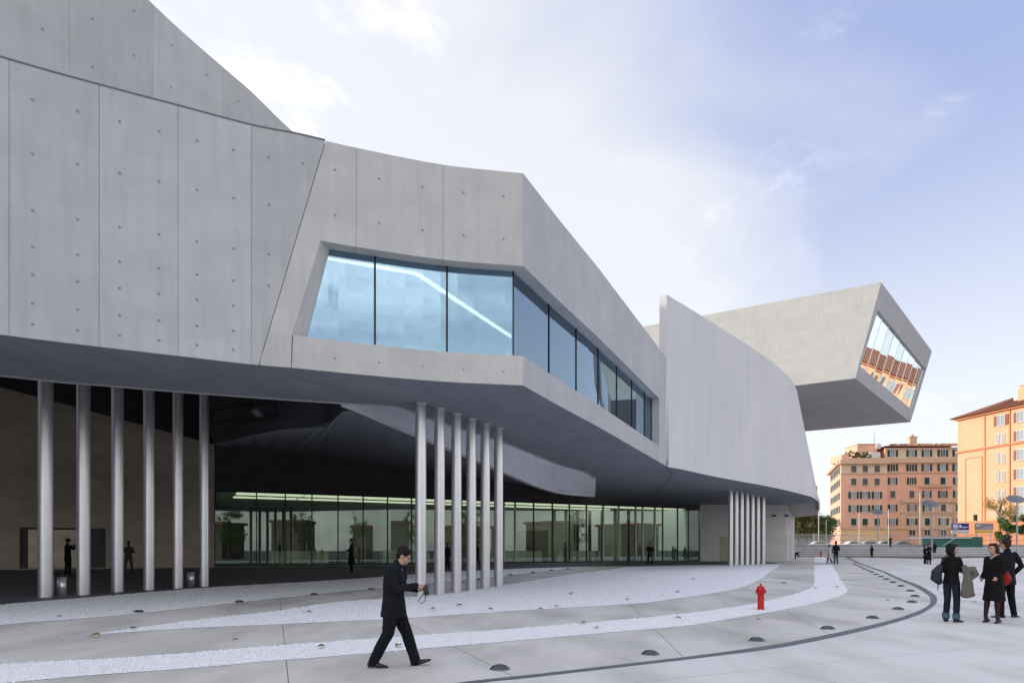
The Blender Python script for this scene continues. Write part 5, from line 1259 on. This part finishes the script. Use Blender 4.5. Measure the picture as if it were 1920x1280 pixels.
def tube_obj(name, pts, rad, m, root, vox=.012, fold=.01): 
    mb = MB(); mb.tube(pts, rad, 14); return part(name, mb, m, root, vox, fold)
cr_ = p
bg1 = empty('shoulder_bag', cr_+Vector((-.30, .02, 1.02)), 0, 'dark shoulder bag hanging behind the woman in the turtleneck', 'bag')
tube_obj('bag_body', [(.06, 0, .16), (-.02, -.02, .06), (-.02, 0, -.08), (.05, 0, -.16)], [(.07, .07), (.11, .09), (.12, .09), (.07, .06)], CL['bag'], bg1)
tube_obj('strap', [(.02, -.02, .16), (.17, -.05, .42), (.25, .0, .44)], [.016, .014, .014], CL['bag'], bg1, .008, 0)
tube_obj('hanging_strap', [(-.0, -.04, -.18), (-.01, -.04, -.34)], [.014, .010], CL['bag'], bg1, .008, 0)
ct = empty('folded_coat', cr_+Vector((.19, -.20, 1.0)), 0, 'taupe coat draped over the forearm of the woman in the turtleneck', 'coat')
tube_obj('cloth', [(-.07, -.05, .20), (-.02, -.06, .02), (-.01, -.05, -.20), (-.0, -.04, -.40)], [(.06, .045), (.085, .055), (.125, .065), (.155, .075)], CL['coatg'], ct, .010, .03)
tube_obj('sleeve', [(.0, .0, .13), (.14, .0, .13), (.20, .0, .04), (.10, .0, -.05)], [(.07, .06), (.085, .06), (.08, .06), (.05, .05)], CL['coatg'], ct, .010, .02)
tube_obj('lining', [(.03, -.03, -.34), (.06, -.02, -.42)], [(.07, .05), (.04, .04)], CL['bag'], ct, .010, .02)

# 3 woman in black coat, auburn hair, facing left
p = gnd(1864, 1167); cr3 = p
J3 = dict(kl=(.03, .09, .49), kr=(.06, -.11, .49), al=(.02, .09, .12), ar=(.09, -.13, .12), el=(-.02, .24, 1.15), wl=(.12, .16, 1.0), er=(-.03, -.24, 1.15), wr=(.10, -.20, .98), fl=(1, 0, -.22), fr=(1, -.15, -.22), hem=.47)
person(p.x, p.y, p.z+.03, math.pi+.35, 1.66, 'woman with auburn bob in a knee length black coat and plum stockings', J3, top='coat', topm='black', legm='plum', hair='bob', hairm='hairr', vox=.010, female=True, heels=1, bootm='plum', headpose=(0, math.radians(4), -.1), build=1.16)
sc = empty('scarf', p+Vector((-.03, 0, 1.42)), 0, 'beige collar scarf on the woman in the black coat', 'scarf')
tube_obj('cloth', [(-.09, -.07, -.04), (-.02, -.11, .03), (.09, -.04, .05)], [.022, .026, .022], cloth('beige_scarf', (.40, .33, .26)), sc, .008, .01)
rb = empty('handbag', cr3+Vector((.20, .02, 1.03)), 0, 'red handbag on the arm of the woman in the black coat', 'bag')
tube_obj('bag_body', [(-.06, 0, .10), (.02, 0, .02), (.06, 0, -.10), (.02, 0, -.17)], [(.05, .05), (.10, .07), (.135, .08), (.10, .05)], CL['redb'], rb, .010, .01)
tube_obj('handle', [(-.06, 0, .12), (-.10, 0, .24), (-.16, 0, .28)], [.013, .012, .012], CL['redb'], rb, .007, 0)
# 4 man behind her, back to the camera
p = gnd(1886, 1160)
J4 = dict(sl=(0, .20, 1.42), sr=(0, -.20, 1.42), er=(-.06, -.33, 1.16), wr=(.06, -.24, .98), el=(.0, .26, 1.15), wl=(.15, .16, 1.02), al=(-.02, .17, .09), ar=(-.02, -.17, .09), kl=(.02, .13, .49), kr=(.02, -.13, .49), fl=(.4, .9, 0), fr=(.3, -.9, 0))
person(p.x*(1+.35/p.y)+.02, p.y+.35, p.z, math.radians(100), 1.78, 'man in dark suit behind the woman in the black coat, seen from the back', J4, hair='short', hairm='hairr', vox=.011, build=1.05)

# distant people
def far(px, py, ytop, rz, lab, **kw):
    p = gnd(px, py); h = (py-ytop)/1280*p.y; J = kw.pop('J', None); z = kw.pop('z', p.z)
    return person(p.x, p.y, z, rz, min(1.95, max(1.5, h)), lab, J, vox=kw.pop('vox', .022), **kw)
JA = dict(er=(.12, -.30, 1.25), wr=(.25, -.10, 1.45), el=(.12, .34, 1.25), wl=(.25, .10, 1.45))
JP = dict(er=(.05, -.27, 1.16), wr=(.22, -.10, 1.18), el=(.05, .27, 1.16), wl=(.22, .10, 1.18))
JK = dict(kl=(.12, .10, .50), al=(.18, .10, .10), kr=(-.02, -.10, .48), ar=(-.24, -.10, .14))
JS = dict(al=(-.02, .18, .09), ar=(-.02, -.18, .09), kl=(.02, .14, .49), kr=(.02, -.14, .49))
far(127, 1079, 1010, math.radians(60), 'man in black raising a camera between the first and second columns', J={**JA, **JS}, topm='black', legm='black')
far(241, 1074, 1014.5, math.radians(120), 'person in grey green jacket by the tan wall between two left columns', J={**JP, **JS}, topm='grey', legm='grey', hairm='hairr')
far(659, 1073.5, 1010, math.radians(200), 'person in black coat alone before the glazed front, left of the slender columns', J=dict(**JP), top='coat', topm='black', legm='black')
far(839, 1066, 1018.5, math.radians(60), 'woman in a black coat half hidden between the second and third slender columns', top='longcoat', topm='black', legm='black', hairm='hairr', female=True)
far(895, 1061, 1017, 0, 'woman in black walking behind the fourth and fifth slender columns', J={**JK, **JP}, top='coat', topm='black', legm='black', female=True)
far(1219, 1057.5, 1018, math.radians(-90), 'guard in a black suit with hands folded before the entrance doors', J=dict(er=(.02, -.27, 1.15), wr=(.16, -.04, .98), el=(.02, .27, 1.15), wl=(.16, .04, .98), **JS), topm='black', legm='black')
far(1567.5, 1057, 1014.5, math.radians(90), 'man in black jacket and blue jeans seen from behind on the far paving', topm='black', legm='jblue', J=dict(wr=(.1, -.2, 1.0)))
far(1555, 1055.5, 1021.5, math.radians(150), 'woman in a white coat walking beside the man in blue jeans', top='coat', topm='white', legm='black', J=JK, female=True)
far(1634.5, 1045, 1021, math.radians(100), 'small figure in a long dark coat at the foot of the steps', top='longcoat', topm='black', legm='black', hairm='hairr', female=True, vox=.03)
far(1742, 1057, 1019, math.radians(-90), 'front one of two women in dark coats beside the middle disc lamp', top='longcoat', topm='black', legm='black', J=JP, female=True, hairm='hairr')
p = at(1734.5, 0, 59); person(p.x, p.y, gz(59), math.radians(-60), 1.62, 'woman half hidden behind the front woman by the middle disc lamp', None, top='coat', topm='black', legm='black', vox=.025, hairm='hairr', hair='bob', female=True)
p = at(1669.5, 0, 101); person(p.x, p.y, 2.03, math.radians(200), 1.75, 'tiny figure in black standing at the top of the steps', JP, topm='black', legm='black', vox=.03)
p = at(1752.5, 0, 86.5); person(p.x, p.y, .98, math.radians(90), 1.72, 'figure in dark blue on the steps right behind the middle lamp pole', None, topm='navy', legm='navyt', vox=.03)
p = at(1490, 0, 74); person(p.x, p.y, gz(74)-.35, math.radians(0), 1.5, 'stooping figure in black half hidden by the right edge of the pier', dict(ch=(.25, 0, 1.12), nk=(.42, 0, 1.2), hd=(.52, 0, 1.22), sl=(.35, .18, 1.15), sr=(.35, -.18, 1.15), el=(.4, .2, .9), er=(.4, -.2, .9), wl=(.5, .2, .7), wr=(.5, -.2, .7)), topm='black', legm='black', vox=.025)
# people inside the lobby
for i, (s_, o_, lab) in enumerate(((11.2, 1.6, 'visitor behind the fourth pane of the glazed front'), (16.5, 1.8, 'visitor behind the glass left of the slender columns'), (29.5, 2.0, 'visitor inside, right of the slender columns'), (32.8, 1.7, 'visitor inside between the two pairs of doors'), (37.6, 1.6, 'visitor inside near the right doors'), (41.5, 2.2, 'visitor inside at the right end of the lobby'))):
    c_ = FPATH.at(s_, o_); person(c_.x, c_.y, .60, i*1.3, 1.72, lab, [JP, JK, None][i % 3], topm=['black', 'navy', 'grey'][i % 3], legm='black', vox=.03, group='visitors inside the lobby')
print('objects', len(bpy.data.objects))
